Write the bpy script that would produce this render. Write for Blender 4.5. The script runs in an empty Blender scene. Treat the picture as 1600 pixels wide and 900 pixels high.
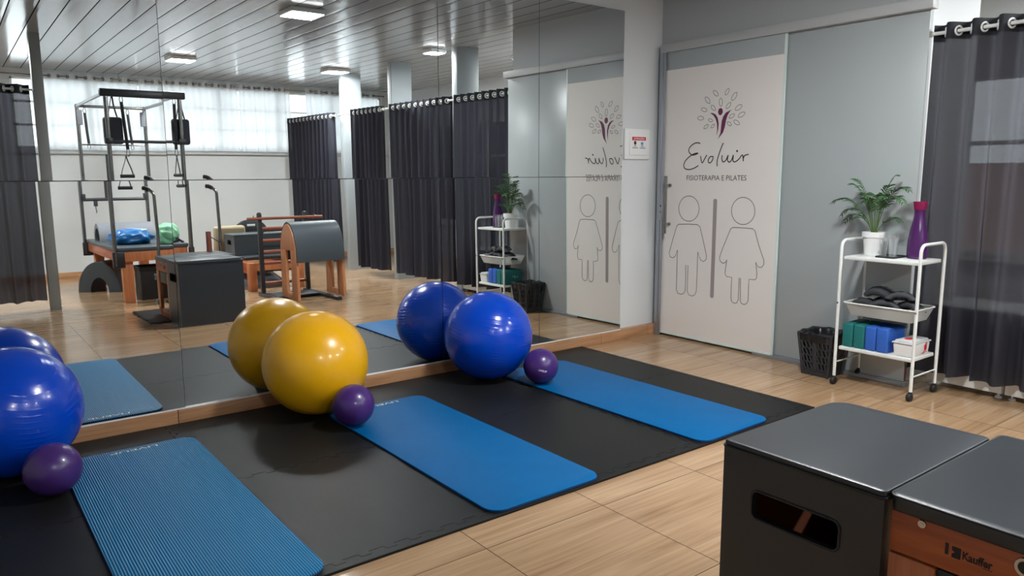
import bpy, bmesh, math, random
from mathutils import Vector, Matrix
random.seed(7)
PI = math.pi
scene = bpy.context.scene
COL = scene.collection

# ------------------------------------------------------------------ camera
cam_d = bpy.data.cameras.new('camera'); cam = bpy.data.objects.new('camera', cam_d); COL.objects.link(cam)
cam_d.sensor_width = 36; cam_d.lens = 1172.13 / 1600 * 36; cam_d.clip_start = 0.02
_r = Vector((0.79459925, -0.60711652, -0.00464276)); _u = Vector((0.09473686, 0.11643181, 0.9886701)); _f = Vector((0.59969738, 0.78603636, -0.15003294))
cam.matrix_world = Matrix(((_r.x, _u.x, -_f.x, 0), (_r.y, _u.y, -_f.y, 0), (_r.z, _u.z, -_f.z, 1.33), (0, 0, 0, 1)))
scene.camera = cam

# ------------------------------------------------------------------ daylight, exposure
SKY = 1.0
LAMP = 84.0
EXPOSURE = 2.0
scene.view_settings.view_transform = 'Standard'; scene.view_settings.look = 'None'
scene.view_settings.gamma = 1.0; scene.view_settings.exposure = EXPOSURE; scene.view_settings.use_curve_mapping = False
world = bpy.data.worlds.new('overcast_sky'); scene.world = world; world.use_nodes = True
_bg = world.node_tree.nodes['Background']; _bg.inputs[0].default_value = (0.90, 0.95, 1.0, 1); _bg.inputs[1].default_value = SKY
scene.cycles.max_bounces = 10; scene.cycles.transparent_max_bounces = 48; scene.cycles.diffuse_bounces = 5
scene.cycles.glossy_bounces = 6; scene.cycles.transmission_bounces = 8
scene.cycles.sample_clamp_indirect = 4.0; scene.cycles.caustics_reflective = True

# ------------------------------------------------------------------ materials
def srgb(r, g, b):
    f = lambda c: c / 12.92 if c <= 0.04045 else ((c + 0.055) / 1.055) ** 2.4
    return (f(r / 255), f(g / 255), f(b / 255), 1)
class NT:
    def __init__(s, name):
        s.m = bpy.data.materials.new(name); s.m.use_nodes = True; s.t = s.m.node_tree; s.n = s.t.nodes
        s.b = s.n['Principled BSDF']; s.out = s.n['Material Output']
    def new(s, kind, **kw):
        n = s.n.new(kind)
        for k, v in kw.items():
            if k.startswith('i_'):
                key = k[2:]; key = int(key) if key.isdigit() else key.replace('_', ' ')
                n.inputs[key].default_value = v
            else: setattr(n, k, v)
        return n
    def link(s, a, b): s.t.links.new(a, b)
    def coord(s, out='Object', scale=(1, 1, 1)):
        tc = s.new('ShaderNodeTexCoord'); mp = s.new('ShaderNodeMapping'); mp.inputs['Scale'].default_value = scale
        s.link(tc.outputs[out], mp.inputs[0]); return mp.outputs[0]
    def math(s, op, a, b=None, c=None):
        n = s.new('ShaderNodeMath', operation=op)
        for i, v in enumerate((a, b, c)):
            if v is None: continue
            if isinstance(v, (int, float)): n.inputs[i].default_value = v
            else: s.link(v, n.inputs[i])
        return n.outputs[0]
    def ramp(s, fac, stops):
        r = s.new('ShaderNodeValToRGB'); e = r.color_ramp.elements
        while len(e) < len(stops): e.new(0.5)
        for x, (p, c) in zip(e, stops): x.position = p; x.color = c
        s.link(fac, r.inputs[0]); return r.outputs[0]
    def bump(s, h, strength=0.3, dist=0.002):
        b = s.new('ShaderNodeBump'); b.inputs['Strength'].default_value = strength; b.inputs['Distance'].default_value = dist
        s.link(h, b.inputs['Height']); s.link(b.outputs[0], s.b.inputs['Normal'])
def pbr(name, col, rough=0.5, metal=0.0, spec=0.5, noise=0.0, nscale=8.0, bump=0.0, bscale=200.0, coat=0.0, trans=0.0):
    k = NT(name); k.b.inputs['Base Color'].default_value = col; k.b.inputs['Roughness'].default_value = rough
    k.b.inputs['Metallic'].default_value = metal; k.b.inputs['Specular IOR Level'].default_value = spec
    k.b.inputs['Coat Weight'].default_value = coat; k.b.inputs['Transmission Weight'].default_value = trans
    if noise or bump:
        co = k.coord()
        if noise:
            n = k.new('ShaderNodeTexNoise', i_Scale=nscale, i_Detail=4.0); k.link(co, n.inputs['Vector'])
            lo = tuple(c * (1 - noise) for c in col[:3]) + (1,); hi = tuple(min(1, c * (1 + noise)) for c in col[:3]) + (1,)
            k.link(k.ramp(n.outputs['Fac'], [(0.3, lo), (0.7, hi)]), k.b.inputs['Base Color'])
        if bump:
            n = k.new('ShaderNodeTexNoise', i_Scale=bscale, i_Detail=2.0); k.link(co, n.inputs['Vector']); k.bump(n.outputs['Fac'], bump, 0.002)
    return k.m
def wood(name, dark, light, axis='x', rough=0.4, scale=1.0):
    k = NT(name); s = [38.0 * scale] * 3; s['xyz'.index(axis)] = 2.2 * scale
    co = k.coord(scale=tuple(s)); n = k.new('ShaderNodeTexNoise', i_Scale=1.0, i_Detail=6.0, i_Roughness=0.6, i_Distortion=0.6); k.link(co, n.inputs['Vector'])
    k.link(k.ramp(n.outputs['Fac'], [(0.28, dark), (0.52, tuple((a + b) / 2 for a, b in zip(dark, light))), (0.75, light)]), k.b.inputs['Base Color'])
    k.b.inputs['Roughness'].default_value = rough; k.bump(n.outputs['Fac'], 0.08, 0.001)
    return k.m
M = {}
M['wall_back'] = pbr('white back wall paint', srgb(192, 194, 193), 0.6, bump=0.06, bscale=60)
M['wall'] = pbr('white wall paint', srgb(210, 212, 212), 0.6, bump=0.06, bscale=60)
M['wall_grey'] = pbr('grey wall paint', srgb(176, 179, 179), 0.6, bump=0.06, bscale=60)
M['column'] = pbr('grey painted column', srgb(150, 157, 160), 0.55)
M['steel_column'] = pbr('grey painted steel', srgb(140, 142, 141), 0.5)
M['white_metal'] = pbr('white enamel', srgb(226, 228, 224), 0.35)
M['white_plastic'] = pbr('white plastic', srgb(232, 232, 230), 0.4)
M['aluminium'] = pbr('brushed aluminium', srgb(168, 172, 178), 0.38, 0.75)
M['rail_paint'] = pbr('grey painted rail', srgb(176, 177, 176), 0.45)
M['steel'] = pbr('stainless steel', srgb(150, 149, 146), 0.22, 1.0)
M['chrome'] = pbr('chrome', srgb(205, 205, 205), 0.1, 1.0)
M['black_metal'] = pbr('black powder coat', srgb(38, 39, 42), 0.4)
M['black_plastic'] = pbr('black plastic', srgb(34, 34, 36), 0.45)
M['bin_plastic'] = pbr('dark grey plastic', srgb(48, 49, 52), 0.5)
M['bag_film'] = pbr('black bin liner film', srgb(22, 22, 24), 0.28, bump=0.5, bscale=40)
M['rubber'] = pbr('black rubber', srgb(28, 28, 30), 0.6)
M['foam'] = pbr('dark grey EVA foam', srgb(24, 25, 25), 0.46, spec=0.22, noise=0.10, nscale=5, bump=0.25, bscale=380)
M['foam_light'] = pbr('grey foam', srgb(112, 114, 120), 0.7, bump=0.2, bscale=300)
M['foam_weight'] = pbr('charcoal neoprene', srgb(52, 53, 58), 0.65, bump=0.2, bscale=300)
M['vinyl'] = pbr('charcoal vinyl upholstery', srgb(42, 47, 52), 0.38, spec=0.6, noise=0.06, nscale=3, bump=0.12, bscale=520)
M['vinyl_grey'] = pbr('slate vinyl upholstery', srgb(64, 72, 78), 0.40, bump=0.15, bscale=500)
M['piping'] = pbr('dark vinyl piping', srgb(34, 37, 41), 0.5)
M['hollow'] = pbr('dark brown box lining', srgb(150, 88, 58), 0.6)
M['mat_blue'] = pbr('blue exercise mat foam', srgb(0, 90, 146), 0.5, spec=0.12, noise=0.05, nscale=6, bump=0.25, bscale=300)
M['mat_edge'] = pbr('navy mat underside', srgb(12, 40, 84), 0.6)
M['ink_cream'] = pbr('cream print', srgb(226, 224, 200), 0.6)
M['ink_black'] = pbr('black print', srgb(36, 28, 34), 0.6)
M['ink_grey'] = pbr('grey print line', srgb(112, 106, 104), 0.6)
M['ink_bar'] = pbr('taupe print', srgb(156, 144, 142), 0.6)
M['ink_purple'] = pbr('burgundy print', srgb(104, 28, 74), 0.6)
M['ink_red'] = pbr('red print', srgb(196, 30, 44), 0.6)
M['ink_blue'] = pbr('blue print', srgb(110, 140, 190), 0.6)
M['film'] = pbr('pale rose door film below rail shade', srgb(228, 222, 215), 0.5, spec=0.4)
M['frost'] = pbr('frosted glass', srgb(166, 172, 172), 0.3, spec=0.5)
M['glass_edge'] = pbr('pale green glass edge', srgb(214, 228, 222), 0.2)
M['teal'] = pbr('teal foam', srgb(18, 108, 106), 0.6, bump=0.15, bscale=300)
M['royal'] = pbr('blue foam', srgb(44, 96, 186), 0.6, bump=0.15, bscale=300)
M['bird_red'] = pbr('red print on plastic', srgb(206, 34, 44), 0.5)
M['lid'] = pbr('translucent white lid', srgb(206, 208, 206), 0.3)
M['leaf'] = pbr('palm leaf green', srgb(52, 92, 48), 0.45, noise=0.25, nscale=14)
M['stem'] = pbr('palm stem green', srgb(84, 112, 58), 0.5)
M['soil'] = pbr('red brown soil', srgb(104, 62, 44), 0.9, bump=0.6, bscale=120)
M['wood_orange'] = wood('orange stained wood', srgb(172, 98, 58), srgb(208, 134, 88), 'z')
M['wood_shaded'] = wood('shaded orange stained wood along', srgb(146, 72, 38), srgb(196, 106, 60), 'y')  # same wood as the orange one, darkened to stand for shade on the chair
M['wood_ply'] = wood('light plywood', srgb(178, 112, 72), srgb(214, 154, 110), 'z')
M['wood_rung'] = wood('brown turned wood', srgb(120, 62, 42), srgb(164, 92, 66), 'x')
M['wood_red'] = wood('dark red wood', srgb(88, 40, 28), srgb(124, 64, 46), 'z')
M['wood_base'] = wood('wood look skirting tile', srgb(152, 108, 74), srgb(196, 150, 110), 'x', 0.3)
M['beige'] = pbr('beige canvas', srgb(158, 144, 116), 0.85, bump=0.3, bscale=60)
M['green_bag'] = pbr('mint green plastic bag', srgb(138, 200, 160), 0.35, bump=0.5, bscale=30)
M['blue_bag'] = pbr('blue plastic bag', srgb(20, 98, 160), 0.3, bump=0.5, bscale=30)
M['pale_bag'] = pbr('pale blue plastic', srgb(170, 200, 222), 0.35)
M['fuzzy'] = pbr('navy black padding', srgb(32, 36, 46), 0.75, bump=0.4, bscale=80)
M['webbing'] = pbr('black webbing', srgb(26, 26, 28), 0.7)
M['exterior'] = pbr('pinkish render outside', srgb(176, 150, 142), 0.8)
def _mirror():
    k = NT('silvered mirror'); k.b.inputs['Base Color'].default_value = (0.83, 0.855, 0.845, 1); k.b.inputs['Metallic'].default_value = 1.0; k.b.inputs['Roughness'].default_value = 0.0
    return k.m
M['mirror'] = _mirror()
M['mirror_edge'] = pbr('dark mirror edge', srgb(70, 80, 78), 0.3)
def _ball(name, col, rough, spec, rings):
    k = NT(name); k.b.inputs['Base Color'].default_value = col; k.b.inputs['Roughness'].default_value = rough; k.b.inputs['Specular IOR Level'].default_value = spec
    k.b.inputs['Coat Weight'].default_value = 0.15; k.b.inputs['Coat Roughness'].default_value = 0.08
    if rings:
        tc = k.new('ShaderNodeTexCoord'); sx = k.new('ShaderNodeSeparateXYZ'); k.link(tc.outputs['Object'], sx.inputs[0])
        s = k.math('SINE', k.math('MULTIPLY', sx.outputs[2], 2 * PI / 0.021))
        s = k.math('POWER', k.math('MAXIMUM', s, 0.0), 3.0)
        n = k.new('ShaderNodeTexNoise', i_Scale=9.0); k.link(tc.outputs['Object'], n.inputs['Vector'])
        h = k.math('ADD', k.math('MULTIPLY', s, k.math('MULTIPLY', k.math('MAXIMUM', k.math('SUBTRACT', n.outputs['Fac'], 0.47), 0.0), 3.0)), k.math('MULTIPLY', n.outputs['Fac'], 0.5))
        k.bump(h, rings, 0.004)
    return k.m
M['ball_blue'] = _ball('glossy blue ball vinyl', srgb(0, 66, 188), 0.22, 0.5, 0.5)
M['ball_yellow'] = _ball('glossy yellow ball vinyl', srgb(236, 174, 14), 0.28, 0.5, 0.10)
M['ball_purple'] = _ball('satin purple ball vinyl', srgb(68, 38, 108), 0.32, 0.5, 0)
def _ribbed():
    k = NT('ribbed blue exercise mat foam'); col = srgb(40, 124, 180)
    tc = k.new('ShaderNodeTexCoord'); sx = k.new('ShaderNodeSeparateXYZ'); k.link(tc.outputs['Object'], sx.inputs[0])
    w = k.math('MULTIPLY_ADD', k.math('SINE', k.math('MULTIPLY', sx.outputs[0], 2 * PI / 0.0092)), 0.5, 0.5)
    k.b.inputs['Specular IOR Level'].default_value = 0.25
    k.link(k.ramp(w, [(0.0, srgb(4, 66, 112)), (0.45, srgb(20, 112, 164)), (1.0, srgb(64, 146, 190))]), k.b.inputs['Base Color'])
    k.bump(w, 0.6, 0.003); k.b.inputs['Roughness'].default_value = 0.45
    return k.m
M['mat_ribbed'] = _ribbed()
def _floor():
    k = NT('glossy wood look porcelain'); P = 0.578
    tc = k.new('ShaderNodeTexCoord'); sx = k.new('ShaderNodeSeparateXYZ'); k.link(tc.outputs['Object'], sx.inputs[0])
    ux = k.math('DIVIDE', k.math('SUBTRACT', sx.outputs[0], 0.877), P); uy = k.math('DIVIDE', k.math('SUBTRACT', sx.outputs[1], 1.487), P)
    fx = k.math('FRACT', ux); fy = k.math('FRACT', uy)
    g = 0.0035
    def near(fr):
        return k.math('LESS_THAN', k.math('MINIMUM', fr, k.math('SUBTRACT', 1.0, fr)), g)
    grout = k.math('MAXIMUM', near(fx), near(fy))
    idv = k.new('ShaderNodeCombineXYZ'); k.link(k.math('FLOOR', ux), idv.inputs[0]); k.link(k.math('FLOOR', uy), idv.inputs[1])
    wn = k.new('ShaderNodeTexWhiteNoise', noise_dimensions='3D'); k.link(idv.outputs[0], wn.inputs['Vector'])
    # grain runs along x, every tile shifted differently
    cv = k.new('ShaderNodeCombineXYZ')
    k.link(k.math('ADD', k.math('MULTIPLY', sx.outputs[0], 1.6), k.math('MULTIPLY', wn.outputs['Value'], 40.0)), cv.inputs[0])
    k.link(k.math('MULTIPLY', sx.outputs[1], 42.0), cv.inputs[1]); k.link(k.math('MULTIPLY', wn.outputs['Value'], 17.0), cv.inputs[2])
    n1 = k.new('ShaderNodeTexNoise', i_Scale=1.0, i_Detail=7.0, i_Roughness=0.62, i_Distortion=0.5); k.link(cv.outputs[0], n1.inputs['Vector'])
    sc = k.new('ShaderNodeVectorMath', operation='MULTIPLY'); sc.inputs[1].default_value = (0.5, 0.22, 1); k.link(cv.outputs[0], sc.inputs[0])
    n2 = k.new('ShaderNodeTexNoise', i_Scale=1.0, i_Detail=2.0); k.link(sc.outputs[0], n2.inputs['Vector'])
    v = k.math('ADD', k.math('MULTIPLY', n1.outputs['Fac'], 0.62), k.math('MULTIPLY', n2.outputs['Fac'], 0.38))
    colr = k.ramp(v, [(0.26, srgb(126, 96, 70)), (0.44, srgb(160, 128, 96)), (0.56, srgb(174, 143, 110)), (0.74, srgb(192, 163, 131))])
    mx = k.new('ShaderNodeMix', data_type='RGBA'); k.link(grout, mx.inputs[0]); k.link(colr, mx.inputs[6]); mx.inputs[7].default_value = srgb(96, 72, 54)
    k.link(mx.outputs[2], k.b.inputs['Base Color'])
    k.link(k.math('MULTIPLY_ADD', n1.outputs['Fac'], 0.12, 0.10), k.b.inputs['Roughness'])
    k.b.inputs['Specular IOR Level'].default_value = 0.6
    k.bump(k.math('SUBTRACT', k.math('MULTIPLY', n1.outputs['Fac'], 0.15), grout), 0.25, 0.002)
    return k.m
M['floor'] = _floor()
def _ceiling():
    k = NT('glossy white PVC planks'); pass
    tc = k.new('ShaderNodeTexCoord'); sx = k.new('ShaderNodeSeparateXYZ'); k.link(tc.outputs['Object'], sx.inputs[0])
    fr = k.math('FRACT', k.math('DIVIDE', sx.outputs[0], 0.2))
    d = k.math('MINIMUM', fr, k.math('SUBTRACT', 1.0, fr))
    line = k.math('LESS_THAN', d, 0.027)
    mx = k.new('ShaderNodeMix', data_type='RGBA'); k.link(line, mx.inputs[0]); mx.inputs[6].default_value = srgb(160, 162, 162); mx.inputs[7].default_value = srgb(40, 40, 40)
    k.link(mx.outputs[2], k.b.inputs['Base Color']); k.b.inputs['Roughness'].default_value = 0.16; k.link(k.math('MULTIPLY', k.math('SUBTRACT', 1.0, line), 0.7), k.b.inputs['Specular IOR Level'])
    w = k.new('ShaderNodeTexNoise', i_Scale=1.3, i_Detail=1.0); k.link(tc.outputs['Object'], w.inputs['Vector'])
    k.bump(k.math('ADD', k.math('MULTIPLY', k.math('MINIMUM', d, 0.16), 6.0), k.math('MULTIPLY', w.outputs['Fac'], 1.5)), 0.22, 0.006)
    return k.m
M['ceiling'] = _ceiling()
def _fabric(name, col, through, transl):
    k = NT(name); n = k.n
    co = k.coord(); ns = k.new('ShaderNodeTexNoise', i_Scale=240.0); k.link(co, ns.inputs['Vector'])
    dif = k.new('ShaderNodeBsdfDiffuse'); dif.inputs[0].default_value = col
    tl = k.new('ShaderNodeBsdfTranslucent'); tl.inputs[0].default_value = col
    tp = k.new('ShaderNodeBsdfTransparent'); tp.inputs[0].default_value = (1, 1, 1, 1)
    m1 = k.new('ShaderNodeMixShader'); m1.inputs[0].default_value = transl; k.link(dif.outputs[0], m1.inputs[1]); k.link(tl.outputs[0], m1.inputs[2])
    m2 = k.new('ShaderNodeMixShader'); k.link(k.math('MULTIPLY_ADD', ns.outputs['Fac'], 0.1, through - 0.05), m2.inputs[0]); k.link(m1.outputs[0], m2.inputs[1]); k.link(tp.outputs[0], m2.inputs[2])
    k.link(m2.outputs[0], k.out.inputs['Surface']); n.remove(k.b)
    return k.m
M['curtain'] = _fabric('charcoal voile', srgb(62, 62, 70), 0.05, 0.35)
M['heading'] = pbr('charcoal curtain heading', srgb(34, 35, 42), 0.85)
M['sheer'] = _fabric('white sheer voile', (0.88, 0.90, 0.92, 1), 0.06, 0.55)
M['sheer_head'] = _fabric('white sheer heading', (0.74, 0.75, 0.75, 1), 0.06, 0.2)
def _glass(name, col, clear):
    k = NT(name); gl = k.new('ShaderNodeBsdfGlossy'); gl.inputs[1].default_value = 0.02
    tp = k.new('ShaderNodeBsdfTransparent'); tp.inputs[0].default_value = col
    m = k.new('ShaderNodeMixShader'); fr = k.new('ShaderNodeFresnel'); fr.inputs[0].default_value = 1.45
    k.link(k.math('ADD', fr.outputs[0], 1 - clear), m.inputs[0]); k.link(tp.outputs[0], m.inputs[1]); k.link(gl.outputs[0], m.inputs[2])
    k.link(m.outputs[0], k.out.inputs['Surface']); k.n.remove(k.b); return k.m
M['pane'] = _glass('window glass', (0.95, 0.97, 0.97, 1), 1.0)
M['cup'] = _glass('clear plastic', (0.97, 0.98, 0.98, 1), 0.97)
M['bottle'] = pbr('purple translucent bottle', srgb(90, 42, 106), 0.10, spec=0.6, trans=0.35)
M['bottle_cap'] = pbr('magenta bottle cap', srgb(130, 20, 70), 0.35)
def _cup():
    k = NT('clear plastic'); gl = k.new('ShaderNodeBsdfGlossy'); gl.inputs[1].default_value = 0.06
    tp = k.new('ShaderNodeBsdfTransparent'); tp.inputs[0].default_value = (0.985, 0.99, 0.99, 1)
    df = k.new('ShaderNodeBsdfDiffuse'); df.inputs[0].default_value = (0.9, 0.92, 0.92, 1)
    lw = k.new('ShaderNodeLayerWeight'); lw.inputs[0].default_value = 0.35
    a = k.new('ShaderNodeMixShader'); a.inputs[0].default_value = 0.5; k.link(gl.outputs[0], a.inputs[1]); k.link(df.outputs[0], a.inputs[2])
    m = k.new('ShaderNodeMixShader'); k.link(k.math('MULTIPLY_ADD', lw.outputs['Facing'], 0.30, 0.05), m.inputs[0]); k.link(tp.outputs[0], m.inputs[1]); k.link(a.outputs[0], m.inputs[2])
    k.link(m.outputs[0], k.out.inputs['Surface']); k.n.remove(k.b); return k.m
M['cup'] = _cup()
def _lamp():
    k = NT('LED diffuser'); k.b.inputs['Base Color'].default_value = (0.9, 0.9, 0.9, 1); k.b.inputs['Emission Color'].default_value = (0.95, 0.98, 1.0, 1); k.b.inputs['Emission Strength'].default_value = LAMP
    return k.m
M['lamp'] = _lamp()

# ------------------------------------------------------------------ mesh builder
class MB:
    """collects shapes in world coordinates; build() links ONE mesh object"""
    def __init__(s): s.bm = bmesh.new()
    def _merge(s, b):
        me = bpy.data.meshes.new('tmp'); b.to_mesh(me); b.free(); s.bm.from_mesh(me); bpy.data.meshes.remove(me)
    def box(s, lo, hi, bev=0.0, seg=2, rot=None, piv=None):
        b = bmesh.new(); bmesh.ops.create_cube(b, size=1)
        c = [(a + d) / 2 for a, d in zip(lo, hi)]; z = [max(abs(d - a), 1e-5) for a, d in zip(lo, hi)]
        for v in b.verts: v.co = Vector((v.co.x * z[0] + c[0], v.co.y * z[1] + c[1], v.co.z * z[2] + c[2]))
        if bev: bmesh.ops.bevel(b, geom=b.edges[:], offset=min(bev, min(z) * 0.49), segments=seg, profile=0.5, affect='EDGES')
        if rot is not None:
            p = Vector(piv if piv else c)
            for v in b.verts: v.co = p + rot @ (v.co - p)
        s._merge(b); return s
    def tube(s, pts, r, n=10, closed=False, caps=True, flat=1.0):
        P = [Vector(p) for p in pts]; N = len(P); rings = []
        rs = r if isinstance(r, (list, tuple)) else [r] * N
        up = None
        for i, p in enumerate(P):
            if closed: t = (P[(i + 1) % N] - P[i - 1])
            else: t = (P[min(i + 1, N - 1)] - P[max(i - 1, 0)])
            t.normalize()
            if up is None:
                a = Vector((0, 0, 1)) if abs(t.z) < 0.9 else Vector((1, 0, 0)); up = (a - t * a.dot(t)).normalized()
            else: up = (up - t * up.dot(t)).normalized()
            w = t.cross(up)
            rings.append([s.bm.verts.new(p + (up * math.cos(2 * PI * k / n) * flat + w * math.sin(2 * PI * k / n)) * rs[i]) for k in range(n)])
        for i in range(N if closed else N - 1):
            A, B = rings[i], rings[(i + 1) % N]
            off = 0
            if closed and i == N - 1:
                off = min(range(n), key=lambda o: (A[0].co - B[o].co).length)
            for k in range(n):
                try: s.bm.faces.new((A[k], A[(k + 1) % n], B[(k + 1 + off) % n], B[(k + off) % n]))
                except ValueError: pass
        if caps and not closed:
            s.bm.faces.new(rings[0][::-1]); s.bm.faces.new(rings[-1])
        return s
    def cyl(s, a, b, r, n=16, r2=None): return s.tube([a, b], [r, r2 if r2 is not None else r], n)
    def lathe(s, prof, c, n=32, axis='z', cap=True):
        rings = []
        for r, h in prof:
            ring = []
            for k in range(n):
                t = 2 * PI * k / n; x, y = r * math.cos(t), r * math.sin(t)
                q = {'z': (x, y, h), 'x': (h, x, y), 'y': (x, h, y)}[axis]
                ring.append(s.bm.verts.new(Vector(c) + Vector(q)))
            rings.append(ring)
        for A, B in zip(rings, rings[1:]):
            for k in range(n): s.bm.faces.new((A[k], A[(k + 1) % n], B[(k + 1) % n], B[k]))
        if cap:
            for R_, (r, h) in ((rings[0], prof[0]), (rings[-1], prof[-1])):
                if r > 1e-4: s.bm.faces.new(R_)
        return s
    def sphere(s, c, r, sc=(1, 1, 1), u=32, v=20, rot=None):
        b = bmesh.new(); bmesh.ops.create_uvsphere(b, u_segments=u, v_segments=v, radius=r)
        for w in b.verts:
            q = Vector((w.co.x * sc[0], w.co.y * sc[1], w.co.z * sc[2])); w.co = Vector(c) + (rot @ q if rot is not None else q)
        s._merge(b); return s
    def prism(s, poly, o, ux, uy, depth, bev=0.0):
        """2D outline in the (ux, uy) plane at o, extruded by the vector depth"""
        o, ux, uy, d = Vector(o), Vector(ux), Vector(uy), Vector(depth); b = bmesh.new()
        A = [b.verts.new(o + ux * x + uy * y) for x, y in poly]; B = [b.verts.new(v.co + d) for v in A]
        n = len(A); fa = b.faces.new(A); fb = b.faces.new(B[::-1])
        for i in range(n): b.faces.new((A[i], B[i], B[(i + 1) % n], A[(i + 1) % n]))
        bmesh.ops.recalc_face_normals(b, faces=b.faces[:])
        if bev: bmesh.ops.bevel(b, geom=[e for e in fa.edges] + [e for e in fb.edges], offset=bev, segments=2, profile=0.5, affect='EDGES')
        bmesh.ops.triangulate(b, faces=[f for f in b.faces if len(f.verts) > 4])
        s._merge(b); return s
    def grid(s, fn, nu, nv):
        V = [[s.bm.verts.new(fn(i / nu, j / nv)) for j in range(nv + 1)] for i in range(nu + 1)]
        for i in range(nu):
            for j in range(nv): s.bm.faces.new((V[i][j], V[i + 1][j], V[i + 1][j + 1], V[i][j + 1]))
        return s
    def ribbon(s, pts, w, o, ux, uy, depth, closed=False):
        """a stroke of width w drawn along 2D points"""
        P = [Vector((p[0], p[1])) for p in pts]; n = len(P); L, R_ = [], []
        for i, p in enumerate(P):
            a = P[i - 1] if (i or closed) else p; c = P[(i + 1) % n] if (i < n - 1 or closed) else p
            t = (c - a); t = t.normalized() if t.length > 1e-9 else Vector((1, 0)); nn = Vector((-t.y, t.x)) * w / 2
            L.append(p + nn); R_.append(p - nn)
        o, ux, uy, d = Vector(o), Vector(ux), Vector(uy), Vector(depth); f = lambda q, k: s.bm.verts.new(o + ux * q.x + uy * q.y + d * k)
        a = [f(q, 1) for q in L]; b = [f(q, 1) for q in R_]
        for i in range(n if closed else n - 1):
            j = (i + 1) % n; s.bm.faces.new((a[i], a[j], b[j], b[i]))
        return s
    def build(s, name, m, parent=None, at=None, smooth=35, recalc=True, weld=False):
        if weld: bmesh.ops.remove_doubles(s.bm, verts=s.bm.verts[:], dist=1e-5)
        if recalc: bmesh.ops.recalc_face_normals(s.bm, faces=s.bm.faces[:])
        me = bpy.data.meshes.new(name); o = bpy.data.objects.new(name, me); COL.objects.link(o)
        off = Vector((0, 0, 0))
        if parent is not None:
            o.parent = parent; p = parent
            while p is not None: off += p.location; p = p.parent
        if at is not None: o.location = Vector(at) - off; off = Vector(at)
        if off.length: bmesh.ops.translate(s.bm, verts=s.bm.verts[:], vec=-off)
        if smooth:
            for f in s.bm.faces: f.smooth = True
            a = math.radians(smooth)
            for e in s.bm.edges:
                if len(e.link_faces) == 2 and e.calc_face_angle(0) > a: e.smooth = False
        s.bm.to_mesh(me); s.bm.free()
        for mm in (m if isinstance(m, (list, tuple)) else [m]): me.materials.append(mm)
        return o
def tag(o, label=None, cat=None, group=None, kind=None):
    if label: o['label'] = label
    if cat: o['category'] = cat
    if group: o['group'] = group
    if kind: o['kind'] = kind
    return o
def thing(name, label, cat, at, group=None):
    o = bpy.data.objects.new(name, None); COL.objects.link(o); o.location = at; o.empty_display_size = 0.1
    return tag(o, label, cat, group)
def struct(name, mb, m, label=None, parent=None, smooth=35):
    o = mb.build(name, m, parent, smooth=smooth)
    if parent is None: o['kind'] = 'structure'
    if label: o['label'] = label
    return o
def copy_tree(o, parent=None):
    c = o.copy(); COL.objects.link(c)
    if parent is not None: c.parent = parent
    for ch in list(o.children): copy_tree(ch, c)
    return c
def fillet(pts, r, n=6):
    P = [Vector(p) for p in pts]; out = [P[0]]
    for a, b, c in zip(P, P[1:], P[2:]):
        u = (a - b); v = (c - b); k = min(r, u.length * 0.49, v.length * 0.49); u.normalize(); v.normalize()
        s, e = b + u * k, b + v * k
        for i in range(n + 1):
            t = i / n; out.append(s * (1 - t) ** 2 + b * 2 * t * (1 - t) + e * t * t)
    return out + [P[-1]]
def smooth_path(pts, k=6, closed=False):
    P = [Vector(p) for p in pts]; n = len(P); out = []
    rng = range(n if closed else n - 1)
    for i in rng:
        g = (lambda j: P[j % n]) if closed else (lambda j: P[max(0, min(n - 1, j))])
        a, b, c, d = g(i - 1), g(i), g(i + 1), g(i + 2)
        for q in range(k):
            t = q / k; out.append(0.5 * ((2 * b) + (c - a) * t + (2 * a - 5 * b + 4 * c - d) * t * t + (3 * b - a - 3 * c + d) * t ** 3))
    if not closed: out.append(P[-1])
    return out
def rrect(x0, y0, x1, y1, r, n=6):
    out = []
    for cx, cy, a in ((x1 - r, y1 - r, 0), (x0 + r, y1 - r, 90), (x0 + r, y0 + r, 180), (x1 - r, y0 + r, 270)):
        for i in range(n + 1):
            t = math.radians(a + 90 * i / n); out.append((cx + r * math.cos(t), cy + r * math.sin(t)))
    return out
def rrect4(x0, y0, x1, y1, rs, n=6):
    out = []
    for cx, cy, sx, sy, a, r in ((x1, y1, -1, -1, 0, rs[0]), (x0, y1, 1, -1, 90, rs[1]), (x0, y0, 1, 1, 180, rs[2]), (x1, y0, -1, 1, 270, rs[3])):
        for i in range(n + 1):
            t = math.radians(a + 90 * i / n); out.append((cx + sx * r + r * math.cos(t), cy + sy * r + r * math.sin(t)))
    return out
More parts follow.
